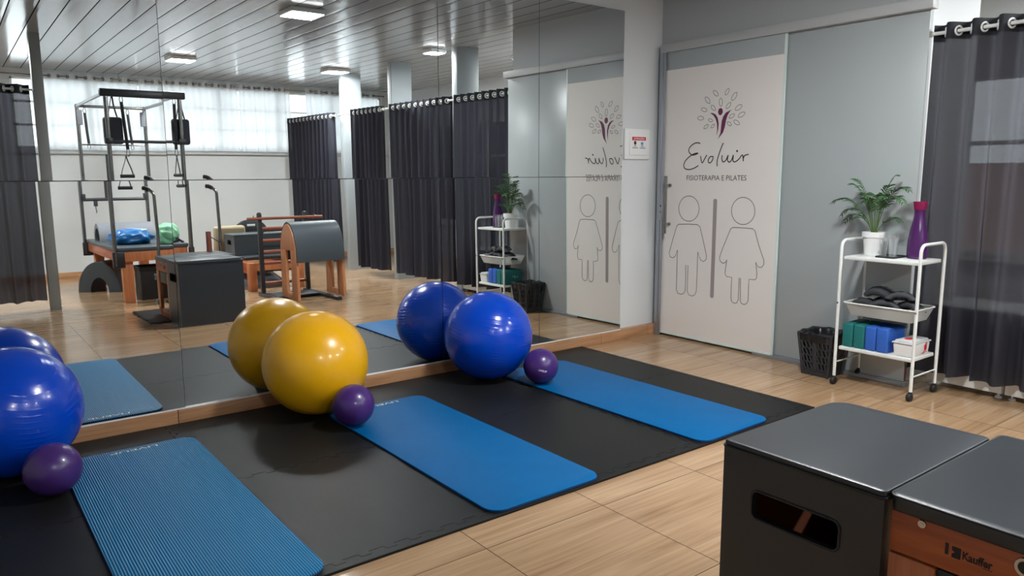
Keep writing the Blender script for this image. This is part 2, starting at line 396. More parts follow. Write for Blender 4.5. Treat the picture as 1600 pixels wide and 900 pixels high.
def text_part(name, body, o, ux, uy, width, height, m, parent, lift, bold=0.0):
    """flat lettering: lower left corner o, filling width x height in the plane (ux, uy)"""
    cu = bpy.data.curves.new('txt', 'FONT'); cu.body = body; cu.size = 1; cu.resolution_u = 3; cu.offset = bold
    t = bpy.data.objects.new('txt', cu); COL.objects.link(t); dg = bpy.context.evaluated_depsgraph_get(); dg.update()
    me = bpy.data.meshes.new_from_object(t.evaluated_get(dg)); bpy.data.objects.remove(t); bpy.data.curves.remove(cu)
    xs = [v.co.x for v in me.vertices]; ys = [v.co.y for v in me.vertices]; x0, x1, y0, y1 = min(xs), max(xs), min(ys), max(ys)
    mb = MB(); mb.bm.from_mesh(me); bpy.data.meshes.remove(me)
    o, ux, uy, lift = Vector(o), Vector(ux), Vector(uy), Vector(lift)
    for v in mb.bm.verts: v.co = o + lift + ux * (v.co.x - x0) / (x1 - x0) * width + uy * (v.co.y - y0) / (y1 - y0) * height
    return mb.build(name, m, parent, smooth=0, recalc=False)

# ------------------------------------------------------------------ the room
XW, YW, YB, XR, XL, H = 4.76, 4.235, -4.20, 6.95, -1.20, 2.743
struct('floor', MB().box((XL - .1, YB - .1, -.08), (XR + .1, YW + .1, 0)), M['floor'])
struct('ceiling', MB().box((XL - .1, YB - .1, H), (XR + .1, YW + .1, H + .08)), M['ceiling'])
struct('wall_mirror_side', MB().box((XL, YW, 0), (XW + .1, YW + .1, H)), M['wall'])
struct('wall_door_side', MB().box((XW, 2.19, 0), (XW + .1, YW, H)), M['wall_grey'])
mb = MB(); mb.box((XW + .1, 2.19, 0), (5.5, 2.29, H)); mb.box((5.4, 2.29, 0), (5.5, 2.95, H)); mb.box((5.5, 2.87, 0), (XR, 2.95, H))
struct('wall_partition', mb, M['wall'])
struct('wall_left', MB().box((XL - .1, YB, 0), (XL, YW, H)), M['wall'])
WX0, WX1, WZ0, WZ1 = 0.86, 6.62, 1.66, 2.63
mb = MB(); mb.box((XL, YB - .1, 0), (XR, YB, WZ0)); mb.box((XL, YB - .1, WZ1), (XR, YB, H)); mb.box((XL, YB - .1, WZ0), (WX0, YB, WZ1)); mb.box((WX1, YB - .1, WZ0), (XR, YB, WZ1))
struct('wall_back', mb, M['wall_back'])
SIDE = [(1.0, 2.82), (-0.45, 0.75), (-1.95, -0.75), (-3.7, -2.3)]
mb = MB(); mb.box((XR, YB, 0), (XR + .1, 2.95, .62)); mb.box((XR, YB, 2.12), (XR + .1, 2.95, H)); e = YB
for a, b in sorted(SIDE):
    mb.box((XR, e, .62), (XR + .1, a, 2.12)); e = b
mb.box((XR, e, .62), (XR + .1, 2.95, 2.12))
struct('wall_right', mb, M['wall'])
struct('wall_outside', MB().box((8.6, -7, -.08), (8.8, 7, 1.42)), M['exterior'])
# windows along the back: awning sashes with two horizontal bars
NW = 6; ww = (WX1 - WX0) / NW
for i in range(NW):
    x0 = WX0 + i * ww; x1 = x0 + ww
    mb = MB()
    for lo, hi in (((x0, WZ0), (x0 + .03, WZ1)), ((x1 - .03, WZ0), (x1, WZ1)), ((x0, WZ0), (x1, WZ0 + .03)), ((x0, WZ1 - .03), (x1, WZ1)), ((x0, 1.97), (x1, 2.0)), ((x0, 2.29), (x1, 2.32))):
        mb.box((lo[0], YB - .075, lo[1]), (hi[0], YB - .03, hi[1]), .003)
    w = struct('window_%d' % (i + 1), mb, M['white_metal'])
    MB().box((x0 + .02, YB - .055, WZ0 + .02), (x1 - .02, YB - .051, WZ1 - .02)).build('pane', M['pane'], w)
for i, (a, b) in enumerate(SIDE):
    mb = MB(); m_ = (a + b) / 2
    for lo, hi in (((a, .62), (a + .045, 2.12)), ((b - .045, .62), (b, 2.12)), ((a, .62), (b, .665)), ((a, 2.075), (b, 2.12)), ((m_ - .03, .62), (m_ + .03, 2.12)), ((a, 1.55), (b, 1.585))):
        mb.box((XR + .02, lo[0], lo[1]), (XR + .07, hi[0], hi[1]), .003)
    w = struct('window_%d' % (NW + 1 + i), mb, M['white_metal'])
    MB().box((XR + .043, a + .03, .64), (XR + .047, b - .03, 2.10)).build('pane', M['pane'], w)
    struct('trim_%d' % (10 + i), MB().box((XR - .06, a - .04, .59), (XR + .02, b + .04, .62), .004), M['white_plastic'])
struct('trim_1', MB().box((WX0 - .1, YB, 1.585), (WX1 + .1, YB + .05, 1.62), .004), M['wall_grey'])
# columns between the curtained bays, and the slim steel one
for y0 in (.90, -.66, -2.16):
    struct('wall_column', MB().box((4.86, y0, 0), (5.16, y0 + .11, H), .004), M['column'])
struct('wall_column', MB().box((.845, -1.02, 0), (.945, -.90, H), .004), M['steel_column'])
# skirting in wood look tile
mb = MB(); x = XL
SK = [XL, -.55, .10, .93, 2.02, 3.08, 4.08, 4.62, XW - .005]
for a, b in zip(SK, SK[1:]): mb.box((a + .0015, 4.188, 0), (b - .0015, YW, .084), .002)
struct('baseboard_mirror_side', mb, M['wood_base'])
struct('trim_2', MB().box((XL, 4.1885, .084), (4.30, YW, .0875)), M['white_plastic'])
mb = MB()
for a, b in zip([XL, .3, 1.5, 2.1, 3.3, 4.5, 5.7], [.3, 1.5, 2.1, 3.3, 4.5, 5.7, XR]): mb.box((a + .0015, YB, 0), (b - .0015, YB + .012, .09), .002)
struct('baseboard_back', mb, M['wood_base'])
struct('trim_3', MB().box((4.765, 2.165, 0), (4.80, 2.189, .12), .002), M['wood_red'])

# ------------------------------------------------------------------ mirror panels (eight, each hung a hair out of true)
def mplane(tx, tz, zc, xc):
    n = Vector((math.sin(tz), -math.cos(tz) * math.cos(tx), -math.sin(tx))).normalized(); p = Vector((xc, 4.205, zc))
    return lambda x, z: Vector((x, p.y - (n.x * (x - p.x) + n.z * (z - p.z)) / n.y, z))
PL = {'LL': mplane(-.0090, -.003, .7, .15), 'LR': mplane(-.0075, -.003, .7, 2.6), 'UL': mplane(.0038, -.006, 1.93, .15), 'UR': mplane(.0045, -.0008, 1.93, 2.6)}
XS = [-.68, .972, 2.625, 3.456, 4.297]
MLAB = {(0, 0): 'lower mirror panel at the far end behind the blue ball beside the ribbed mat', (0, 1): 'wide lower mirror panel behind the yellow ball, showing the ladder barrel',
        (0, 2): 'narrow lower mirror panel behind the blue ball by the smooth mat', (0, 3): 'lower mirror panel next to the white wall strip, showing the restroom figures',
        (1, 0): 'upper mirror panel showing the steel column and most of the trapeze frame', (1, 1): 'wide upper mirror panel showing the lit ceiling lamps and sheer curtains',
        (1, 2): 'narrow upper mirror panel showing a dark curtain and a ceiling column', (1, 3): 'upper mirror panel next to the white wall strip, showing the door logo reversed'}
for row, (z0, z1) in enumerate(((.089, 1.305), (1.309, 2.552))):
    for c in range(4):
        pl = PL[('U' if row else 'L') + ('L' if c == 0 else 'R')]; g = .0020
        q = [pl(XS[c] + g, z0), pl(XS[c + 1] - g, z0), pl(XS[c + 1] - g, z1), pl(XS[c] + g, z1)]
        b = MB(); fr = [b.bm.verts.new(v) for v in q]; bk = [b.bm.verts.new(v + Vector((0, .005, 0))) for v in q]
        b.bm.faces.new(fr); b.bm.faces.new(bk[::-1])
        for i in range(4): b.bm.faces.new((fr[i], bk[i], bk[(i + 1) % 4], fr[(i + 1) % 4]))
        for f in b.bm.faces:
            f.material_index = 1
        b.bm.faces.ensure_lookup_table(); b.bm.faces[0].material_index = 0
        tag(b.build('mirror_panel', [M['mirror'], M['mirror_edge']], at=(XS[c], 4.205, z0), smooth=0), MLAB[(row, c)], 'mirror')

# ------------------------------------------------------------------ ceiling lamps
for (x, y), lab in zip(((2.72, 1.80), (2.60, -1.85), (4.63, -1.76), (4.80, .62), (.45, -1.85), (5.95, .95)),  # last two lamps are added out of view for extra light
        ('square white ceiling lamp, the largest in the mirror, near the mirror top edge', 'square white ceiling lamp above the trapeze table by the sheer curtains',
         'square white ceiling lamp whose glow falls on the grey column', 'small thin square ceiling lamp seen beside the ceiling column in the mirror',
         'added unseen square white ceiling lamp lighting the bay beyond the slim steel column', 'added unseen square white ceiling lamp brightening the curtained bay beside the trolley')):
    t = thing('ceiling_light', lab, 'lamp', (x, y, H), 'square lamps on the ceiling')
    s_ = .105 if 'thin' in lab else .155
    MB().box((x - s_, y - s_, H - .042), (x + s_, y + s_, H - .0005), .006).build('housing', M['white_plastic'], t)
    MB().box((x - s_ + .015, y - s_ + .015, H - .047), (x + s_ - .015, y + s_ - .015, H - .0425), .002).build('diffuser', M['lamp'], t)

# ------------------------------------------------------------------ curtains
def curtain(label, A, B, z0, z1, nf, amp, cloth, head, group, rodr=.011, ring=.024, hem=0.0, ringmat='white_plastic', hh=.095, name='curtain', seed=0):
    A, B = Vector((A[0], A[1], 0)), Vector((B[0], B[1], 0)); L = (B - A).length; d = (B - A).normalized(); n = Vector((-d.y, d.x, 0)); rnd = random.Random(seed)
    ph = [rnd.uniform(-.5, .5) for _ in range(6)]
    def pos(u, z, lift=0.0):
        v = (z - z0) / (z1 - z0); low = 1 - v
        s = u * L + low * .022 * math.sin(2 * PI * nf * u * .31 + ph[0] * 6) + low * .012 * math.sin(2 * PI * nf * u * .77 + ph[1] * 5)
        a = amp * (1 + .35 * low * math.sin(2 * PI * nf * u * .43 + ph[2] * 4))
        o = a * math.sin(2 * PI * nf * u) + low * amp * .3 * math.sin(2 * PI * nf * u * 1.9 + ph[3] * 6)
        return A + d * s + n * (o + lift) + Vector((0, 0, z + low * hem * math.sin(2 * PI * nf * u * .5 + ph[4])))
    t = thing(name, label, 'curtain', A + Vector((0, 0, z0)), group)
    MB().grid(lambda u, v: pos(u, z0 + v * (z1 - hh - z0)), nf * 16, 14).build('cloth', M[cloth], t, smooth=180, recalc=False)
    mb = MB(); mb.grid(lambda u, v: pos(u, z1 - hh + v * hh, .0015), nf * 14, 2); mb.grid(lambda u, v: pos(u, z1 - hh + v * hh, -.0015), nf * 14, 2)
    mb.build('heading', M[head], t, smooth=180, recalc=False)
    zr = z1 - hh * .52
    for k in range(1, 2 * nf):
        u = k / (2 * nf); p = pos(u, zr); tg = (pos(u + .002, zr) - pos(u - .002, zr)); tg.z = 0; tg.normalize(); nn = Vector((-tg.y, tg.x, 0))
        pts = [p + (tg * math.cos(q) + Vector((0, 0, math.sin(q)))) * ring for q in [2 * PI * j / 18 for j in range(18)]]
        MB().tube(pts, .0065, 6, closed=True).build('grommet', M[ringmat], t, smooth=180)
    return t
def rod(label, A, B, z, r=.011, mat='white_metal', group='curtain rods', br=None):
    A, B = Vector((A[0], A[1], z)), Vector((B[0], B[1], z))
    t = thing('curtain_rod', label, 'curtain rod', A, group)
    MB().cyl(A, B, r, 14).build('rod', M[mat], t)
    for e_, q in ((A, -1), (B, 1)):
        MB().sphere(e_ + (B - A).normalized() * q * .012, r * 1.7, u=14, v=10).build('finial', M[mat], t)
    return t
CX = 4.805
BAYS = [(1.06, 2.155, 8, 'dark curtain beside the white trolley, window showing through', 1), (-.48, .95, 10, 'dark curtain in the mirror between two grey columns, next bay from the trolley', 2),
        (-1.62, -.72, 7, 'dark curtain in the mirror between the two columns nearer the back wall', 3), (-4.02, -2.27, 12, 'dark curtain in the mirror touching the sheer curtains', 4)]
for a, b, nf, lab, sd in BAYS:
    curtain(lab, (CX, b), (CX, a), .105, 2.19, nf, .048, 'curtain', 'heading', 'dark curtains of the treatment bays', hem=.008, seed=sd)
for a, b, lab in ((.90, 2.18, 'white rod carrying the curtain beside the trolley'), (-.62, .86, 'white rod of the curtain between two columns'), (-2.08, -.68, 'white rod with a bare stretch beside a grey column'), (-4.15, -2.2, 'white rod of the curtain touching the sheers')):
    rod(lab, (CX, b - .02), (CX, a + .02), 2.19 - .095 * .52)
curtain('dark curtain hanging in the mirror beside the slim steel column', (.82, -1.0), (-1.1, -1.0), .10, 2.23, 13, .05, 'curtain', 'heading', 'dark curtains of the treatment bays', hem=.008, seed=9)
rod('white rod beside the slim steel column', (.84, -1.0), (-1.18, -1.0), 2.23 - .095 * .52)
SH = [(1.10, 2.44, 6, 'white sheer curtain panel nearest the steel column'), (2.46, 4.0, 8, 'white sheer curtain panel behind the trapeze frame, broad'), (4.02, 4.86, 5, 'white sheer curtain panel beside the uncovered strip of window'), (5.13, 6.5, 7, 'white sheer curtain panel beyond the grey column')]
for a, b, nf, lab in SH:
    curtain(lab, (a, -4.10), (b, -4.10), 1.64, 2.70, nf, .028, 'sheer', 'sheer_head', 'white sheer window curtains', rodr=.009, ring=.02, ringmat='steel', hh=.085, seed=nf + 20)
rod('steel rod along the whole back window', (.70, -4.10), (6.6, -4.10), 2.70 - .085 * .52, .009, 'steel')

# ------------------------------------------------------------------ sliding doors
EX, EY, EZ = Vector((1, 0, 0)), Vector((0, 1, 0)), Vector((0, 0, 1))
DX = 4.709
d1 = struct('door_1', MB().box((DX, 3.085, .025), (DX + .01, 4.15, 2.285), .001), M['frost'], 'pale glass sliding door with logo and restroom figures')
script=[[(3.778,1.556),(3.8,1.562),(3.828,1.56),(3.861,1.545),(3.883,1.523),(3.887,1.5),(3.869,1.479),(3.839,1.47),(3.796,1.483),(3.833,1.48),(3.876,1.46),(3.916,1.429),(3.933,1.394),(3.921,1.368),(3.879,1.359),(3.829,1.37),(3.789,1.389)],[(3.771,1.462),(3.766,1.436),(3.758,1.413),(3.748,1.413),(3.731,1.44),(3.712,1.468)],[(3.661,1.456),(3.682,1.452),(3.697,1.432),(3.694,1.412),(3.676,1.409),(3.658,1.429),(3.653,1.452),(3.661,1.456)],[(3.658,1.431),(3.632,1.433),(3.598,1.456)],[(3.564,1.553),(3.582,1.516),(3.602,1.466),(3.615,1.419),(3.613,1.381)],[(3.6,1.438),(3.571,1.463),(3.572,1.432),(3.559,1.413),(3.536,1.425),(3.517,1.461),(3.522,1.429),(3.507,1.411),(3.486,1.424),(3.471,1.461),(3.473,1.424),(3.456,1.412),(3.423,1.43),(3.397,1.459),(3.387,1.45),(3.383,1.415)],[(3.384,1.433),(3.372,1.456),(3.339,1.464)]]
dot=(3.44,1.49)
leaves=[((3.672,1.94),(3.627,1.9)),((3.562,1.9),(3.532,1.944)),((3.504,1.857),(3.462,1.91)),((3.744,1.899),(3.7,1.852)),((3.603,1.882),(3.598,1.821)),((3.687,1.834),(3.648,1.796)),((3.549,1.802),(3.512,1.843)),((3.471,1.787),(3.413,1.816)),((3.779,1.816),(3.725,1.798)),((3.443,1.736),(3.385,1.762)),((3.521,1.732),(3.475,1.757)),((3.813,1.749),(3.752,1.743)),((3.71,1.731),(3.668,1.719)),((3.478,1.711),(3.429,1.681)),((3.537,1.703),(3.499,1.677)),((3.749,1.667),(3.708,1.693)),((3.682,1.67),(3.65,1.693))]
lhead=((3.601,1.783),(3.579,1.782),(3.599,1.758))
larm=[(3.696,1.78),(3.668,1.777),(3.642,1.764),(3.623,1.738),(3.613,1.697),(3.616,1.655),(3.63,1.611),(3.625,1.656),(3.629,1.698),(3.643,1.734),(3.665,1.761)]
rarm=[(3.501,1.792),(3.52,1.775),(3.537,1.749),(3.549,1.712),(3.556,1.671),(3.571,1.63),(3.615,1.583),(3.594,1.626),(3.59,1.673),(3.586,1.714),(3.574,1.748),(3.552,1.773)]
txt=((3.901,1.276),(3.35,1.277),(3.902,1.314))
mhead=[(3.769,1.059),(3.77,1.04),(3.775,1.021),(3.783,1.004),(3.795,0.988),(3.81,0.975),(3.827,0.965),(3.845,0.959),(3.865,0.956),(3.885,0.957),(3.904,0.962),(3.922,0.97),(3.938,0.982),(3.951,0.997),(3.961,1.014),(3.968,1.033),(3.971,1.052),(3.97,1.072),(3.964,1.091),(3.955,1.108),(3.943,1.124),(3.928,1.137),(3.911,1.146),(3.892,1.152),(3.872,1.154),(3.853,1.153),(3.834,1.148),(3.816,1.139),(3.801,1.127),(3.788,1.113),(3.778,1.096),(3.772,1.078),(3.769,1.059)]
whead=[(3.266,1.058),(3.267,1.039),(3.271,1.021),(3.28,1.003),(3.291,0.988),(3.306,0.975),(3.323,0.965),(3.341,0.958),(3.361,0.955),(3.381,0.956),(3.4,0.961),(3.418,0.969),(3.435,0.981),(3.448,0.996),(3.459,1.013),(3.465,1.032),(3.468,1.051),(3.467,1.071),(3.462,1.09),(3.453,1.108),(3.441,1.123),(3.426,1.136),(3.409,1.146),(3.39,1.152),(3.37,1.154),(3.351,1.153),(3.332,1.147),(3.314,1.139),(3.298,1.127),(3.285,1.112),(3.275,1.096),(3.269,1.078),(3.266,1.058)]
man=[(3.965,0.928),(3.87,0.934),(3.781,0.934),(3.756,0.92),(3.728,0.84),(3.683,0.697),(3.685,0.67),(3.708,0.651),(3.736,0.658),(3.769,0.721),(3.768,0.554),(3.77,0.411),(3.783,0.38),(3.812,0.365),(3.845,0.372),(3.86,0.4),(3.861,0.507),(3.86,0.605),(3.883,0.605),(3.88,0.492),(3.881,0.403),(3.896,0.376),(3.925,0.366),(3.957,0.371),(3.973,0.399),(3.972,0.559),(3.973,0.721),(3.992,0.671),(4.016,0.653),(4.047,0.659),(4.058,0.689),(4.032,0.776),(3.992,0.896),(3.98,0.919),(3.965,0.928)]
woman=[(3.449,0.93),(3.361,0.931),(3.278,0.929),(3.258,0.915),(3.222,0.815),(3.173,0.706),(3.172,0.677),(3.19,0.654),(3.216,0.654),(3.24,0.688),(3.227,0.609),(3.228,0.569),(3.242,0.558),(3.291,0.556),(3.292,0.486),(3.291,0.398),(3.303,0.372),(3.328,0.363),(3.35,0.37),(3.36,0.389),(3.362,0.478),(3.365,0.557),(3.377,0.556),(3.377,0.476),(3.377,0.393),(3.39,0.367),(3.412,0.361),(3.434,0.371),(3.443,0.396),(3.444,0.48),(3.442,0.554),(3.488,0.556),(3.505,0.574),(3.503,0.605),(3.493,0.684),(3.504,0.662),(3.529,0.653),(3.554,0.667),(3.561,0.695),(3.534,0.769),(3.47,0.917),(3.449,0.93)]
bar=((3.619,1.138),(3.62,0.374))
NX = Vector((-1, 0, 0)); O0 = Vector((0, 0, 0))
FX = DX - .0012
MB().box((FX, 3.088, .03), (DX - .0001, 4.148, 2.135)).build('film', M['film'], d1)  # stops at the rail's shadow line; bare grey glass above paints that shade
MB().box((DX - .0018, 3.072, .025), (DX + .0115, 3.0875, 2.285)).build('glass_edge', M['glass_edge'], d1)
MB().box((DX - .003, 3.09, .018), (DX + .012, 4.14, .034)).build('bottom_seal', M['glass_edge'], d1)
def art(o): return Vector((FX - .0006, 0, 0))
lg = MB().prism(larm, art(0), EY, EZ, NX * .0005).prism(rarm, art(0), EY, EZ, NX * .0005).prism([(lhead[0][0] + .021 * math.cos(q * PI / 12), lhead[0][1] + .026 * math.sin(q * PI / 12)) for q in range(24)], art(0), EY, EZ, NX * .0005)
lg.build('logo_figure', M['ink_purple'], d1, smooth=0)
lv = MB()
for (a, b) in leaves:
    a, b = Vector(a), Vector(b); c = (a + b) / 2; u = (b - a) / 2; w = Vector((-u.y, u.x)).normalized() * u.length * .48
    pts = [c + u * math.cos(q) + w * math.sin(q) * (abs(math.sin(q)) ** .35) for q in [2 * PI * k / 28 for k in range(28)]]
    lv.ribbon(pts, .0042, art(0), EY, EZ, NX * .0004, closed=True)
lv.build('logo_leaves', M['ink_grey'], d1, smooth=0)
script = [q for k, q in enumerate(script) if k != 3]
script[4] = script[4][1:]
sc_ = MB()
for s_ in script:
    sc_.ribbon([(p.x, p.y) for p in smooth_path([(a, b, 0) for a, b in s_], 7)], .0082, art(0), EY, EZ, NX * .0004)
sc_.prism([(dot[0] + .008 * math.cos(q * PI / 6), dot[1] + .008 * math.sin(q * PI / 6)) for q in range(12)], art(0), EY, EZ, NX * .0005)
sc_.build('logo_script', M['ink_black'], d1, smooth=0)
text_part('logo_caption', 'FISIOTERAPIA E PILATES', (FX - .0006, txt[0][0], txt[0][1]), -EY, EZ, txt[0][0] - txt[1][0], txt[2][1] - txt[0][1], M['ink_black'], d1, (0, 0, 0))
def outline(pts): return [(p.x, p.y) for p in smooth_path([(a, b, 0) for a, b in pts[:-1]], 3, closed=True)]
MB().ribbon(mhead[:-1], .0055, art(0), EY, EZ, NX * .0004, closed=True).ribbon(man[:-1], .0055, art(0), EY, EZ, NX * .0004, closed=True).build('man_figure', M['ink_grey'], d1, smooth=0)
MB().ribbon(whead[:-1], .0055, art(0), EY, EZ, NX * .0004, closed=True).ribbon(woman[:-1], .0055, art(0), EY, EZ, NX * .0004, closed=True).build('woman_figure', M['ink_grey'], d1, smooth=0)
MB().prism(rrect(bar[0][0] - .017, bar[1][1], bar[0][0] + .017, bar[0][1], .016), art(0), EY, EZ, NX * .0006).build('divider_bar', M['ink_bar'], d1, smooth=0)
t = MB().cyl((4.652, 4.065, .85), (4.652, 4.065, 1.31), .0135, 18)
hd = t.build('pull_handle', M['steel'], d1)
for z in (.925, 1.235):
    MB().cyl((4.652, 4.065, z), (DX, 4.065, z), .008, 12).cyl((DX - .018, 4.065, z), (DX - .0005, 4.065, z), .014, 16).build('standoff', M['steel'], hd)
struct('door_2', MB().box((DX + .022, 2.15, .028), (DX + .032, 3.12, 2.285), .001), M['frost'], 'plain grey frosted sliding door panel behind the trolley')
struct('trim_4', MB().box((4.688, 2.12, 2.272), (XW - .0005, 4.19, 2.335), .003), M['rail_paint'], 'grey door rail')
struct('trim_5', MB().box((DX + .012, 2.13, 0), (DX + .045, 3.235, .026), .002).box((DX - .012, 2.13, 0), (DX + .008, 3.235, .022), .002), M['aluminium'], 'aluminium floor track')
jb = struct('trim_6', MB().box((4.685, 4.152, 0), (XW - .0005, 4.1875, 2.272), .002).box((4.69, 4.128, 0), (4.702, 4.152, 2.272), .002), M['aluminium'], 'aluminium door jamb')
lk = MB().box((4.672, 4.118, .955), (4.69, 4.146, 1.135), .003).build('lock', M['aluminium'], jb)
MB().cyl((4.6715, 4.132, 1.07), (4.676, 4.132, 1.07), .008, 12).cyl((4.6715, 4.132, 1.02), (4.676, 4.132, 1.02), .006, 12).build('keyhole', M['black_metal'], lk)

# ------------------------------------------------------------------ cover plate with the notice
t = thing('cover_plate', 'white square cover plate with a small red-headed notice beside the door', 'cover plate', (4.475, YW, 1.56))
MB().box((4.335, YW - .020, 1.443), (4.618, YW - .0005, 1.680), .004).build('back_plate', M['white_plastic'], t)
ip = MB().box((4.385, YW - .027, 1.474), (4.588, YW - .0195, 1.652), .003).build('inner_plate', M['white_plastic'], t)
ys = YW - .0275
st = MB().box((4.406, ys, 1.520), (4.567, YW - .0268, 1.618)).build('notice', M['white_plastic'], t)
MB().box((4.408, ys - .0006, 1.590), (4.565, ys, 1.617)).build('red_header', M['ink_red'], st)
text_part('header_text', 'ATENÇÃO', (4.425, ys - .0012, 1.595), EX, EZ, .123, .017, M['white_plastic'], st, (0, 0, 0), .02)
MB().prism([(4.443 + .014 * math.cos(q * PI / 8), 1.570 + .016 * math.sin(q * PI / 8)) for q in range(16)], (0, ys - .0001, 0), EX, EZ, (0, -.0004, 0)).build('mask_pictogram', M['ink_black'], st, smooth=0)
MB().prism([(4.522 + .016 * math.cos(q * PI / 8), 1.566 + .013 * math.sin(q * PI / 8)) for q in range(16)], (0, ys - .0001, 0), EX, EZ, (0, -.0004, 0)).build('hand_pictogram', M['ink_blue'], st, smooth=0)
mb = MB()
for x0, x1, z in ((4.43, 4.456, 1.543), (4.508, 4.54, 1.543), (4.412, 4.476, 1.529), (4.494, 4.560, 1.529)): mb.box((x0, ys - .0004, z), (x1, ys - .0001, z + .005))
mb.build('notice_lines', M['ink_black'], st, smooth=0)

# ------------------------------------------------------------------ interlocking foam floor tiles
def teeth(P, Q, pitch=.098, d=.011):
    P, Q = Vector(P), Vector(Q); L = (Q - P).length; t = (Q - P) / L; n = Vector((-t.y, t.x)); N = max(2, int(round(L / pitch))); p = L / N; out = []
    for k in range(N):
        for a, o in ((.02, -d), (.40, -d), (.36, d), (.94, d)):
            out.append(tuple(P + t * (k + a) * p + n * o))
    return out
TX = [-.135, .865, 1.865, 2.868, 3.826]; TY = [2.279, 3.222, 4.182]
def tile_poly(i, j, eps=.0018):
    x0, x1, y0, y1 = TX[i], TX[i + 1], TY[j], TY[j + 1]
    c = Vector(((x0 + x1) / 2, (y0 + y1) / 2)); pts = []
    pts += teeth((x0, y0), (x1, y0))                                   # near side
    pts += [(x1, y0)] + teeth((x1, y0), (x1, y1))
    pts += [(x1, y1)] + (teeth((x0, y1), (x1, y1))[::-1] if j == 0 else [])
    pts += [(x0, y1)] + (teeth((x0, y0), (x0, y1))[::-1] if i > 0 else []) + [(x0, y0)]
    return [tuple(Vector(p) + (c - Vector(p)).normalized() * eps) for p in pts]
TL = {(0, 1): 'dark grey foam tile under the blue ball beside the ribbed mat, against the mirror skirting', (0, 0): 'dark grey foam tile under the near half of the ribbed mat at the corner',
      (1, 1): 'dark grey foam tile under the yellow ball', (1, 0): 'dark grey foam tile between the ribbed mat and the mat with the yellow ball, bordering the wood floor',
      (2, 1): 'dark grey foam tile under the blue ball by the smooth mat and the skirting', (2, 0): 'dark grey foam tile between the two smooth mats, bordering the wood floor',
      (3, 1): 'dark grey foam tile nearest the door, under the mat with the printed purple ball', (3, 0): 'dark grey foam tile at the outer corner nearest the white trolley'}
for i in range(4):
    for j in range(2):
        MBt = MB().prism(tile_poly(i, j), (0, 0, .0003), EX, EY, (0, 0, .0107), .0010)
        tag(MBt.build('foam_floor_tile', M['foam'], at=((TX[i] + TX[i + 1]) / 2, (TY[j] + TY[j + 1]) / 2, 0), smooth=0), TL[(i, j)], 'floor tile', 'interlocking foam floor tiles')
nb = [(-.135, 2.235)] + [(3.87, 2.235), (3.87, TY[0])]
for i in range(4):
    x0, x1 = TX[i], TX[i + 1] if i < 3 else 3.826
    pl = [(x0, 2.235), (x1 if i < 3 else 3.87, 2.235)] + ([(3.87, TY[0])] if i == 3 else []) + [(x1, TY[0])] + teeth((x0, TY[0]), (x1, TY[0]))[::-1] + [(x0, TY[0])]
    pl = [(x, y) for x, y in pl]
    tag(MB().prism(pl, (0, 0, .0003), EX, EY, (0, 0, .0104), .0016).build('foam_edge_strip', M['foam'], at=((x0 + x1) / 2, 2.25, 0), smooth=0),
        ['dark foam edging strip in front of the ribbed mat', 'dark foam edging strip between the ribbed mat and the next mat', 'dark foam edging strip between the two smooth mats', 'dark foam edging strip in front of the mat nearest the door'][i], 'edging strip', 'foam edging strips')
for j in range(2):
    y0, y1 = TY[j], TY[j + 1]
    pl = [(3.87, y0), (3.87, y1), (3.826, y1)] + teeth((3.826, y0), (3.826, y1))[::-1] + [(3.826, y0)]
    tag(MB().prism(pl, (0, 0, .0003), EX, EY, (0, 0, .0104), .0016).build('foam_edge_strip', M['foam'], at=(3.85, (y0 + y1) / 2, 0), smooth=0),
        ['dark foam edging strip facing the white trolley', 'dark foam edging strip facing the sliding door'][j], 'edging strip', 'foam edging strips')

# ------------------------------------------------------------------ exercise mats
def exercise_mat(cx, y0, y1, w, ang, label, top, txt_x):
    rt = Matrix.Rotation(ang, 4, 'Z'); c = Vector((cx, (y0 + y1) / 2, 0)); ux = rt @ EX; uy = rt @ EY; h = (y1 - y0) / 2
    t = thing('exercise_mat', label, 'exercise mat', (cx, c.y, .0112), 'blue exercise mats')
    poly = rrect(-w / 2, -h, w / 2, h, .07, 8)
    MB().prism(poly, c + EZ * .0112, ux, uy, (0, 0, .0048), .001).build('underside', M['mat_edge'], t)
    MB().prism(poly, c + EZ * .0161, ux, uy, (0, 0, .0072), .0025).build('top_layer', M[top], t)
    text_part('print', 'LIVEUP', c + ux * (w / 2 - txt_x) + uy * (h - .030) + EZ * .0236, -ux, -uy, .21, .026, M['ink_cream'], t, (0, 0, 0), .01)
exercise_mat(.640, 2.243, 3.905, .586, .006, 'blue ribbed exercise mat beside the blue ball at the picture edge', 'mat_ribbed', .175)
exercise_mat(1.910, 2.243, 3.812, .600, .002, 'smooth blue exercise mat in front of the yellow ball', 'mat_blue', .175)
exercise_mat(3.163, 2.243, 3.93, .580, .021, 'smooth blue exercise mat nearest the door, with a printed purple ball on it', 'mat_blue', .175)

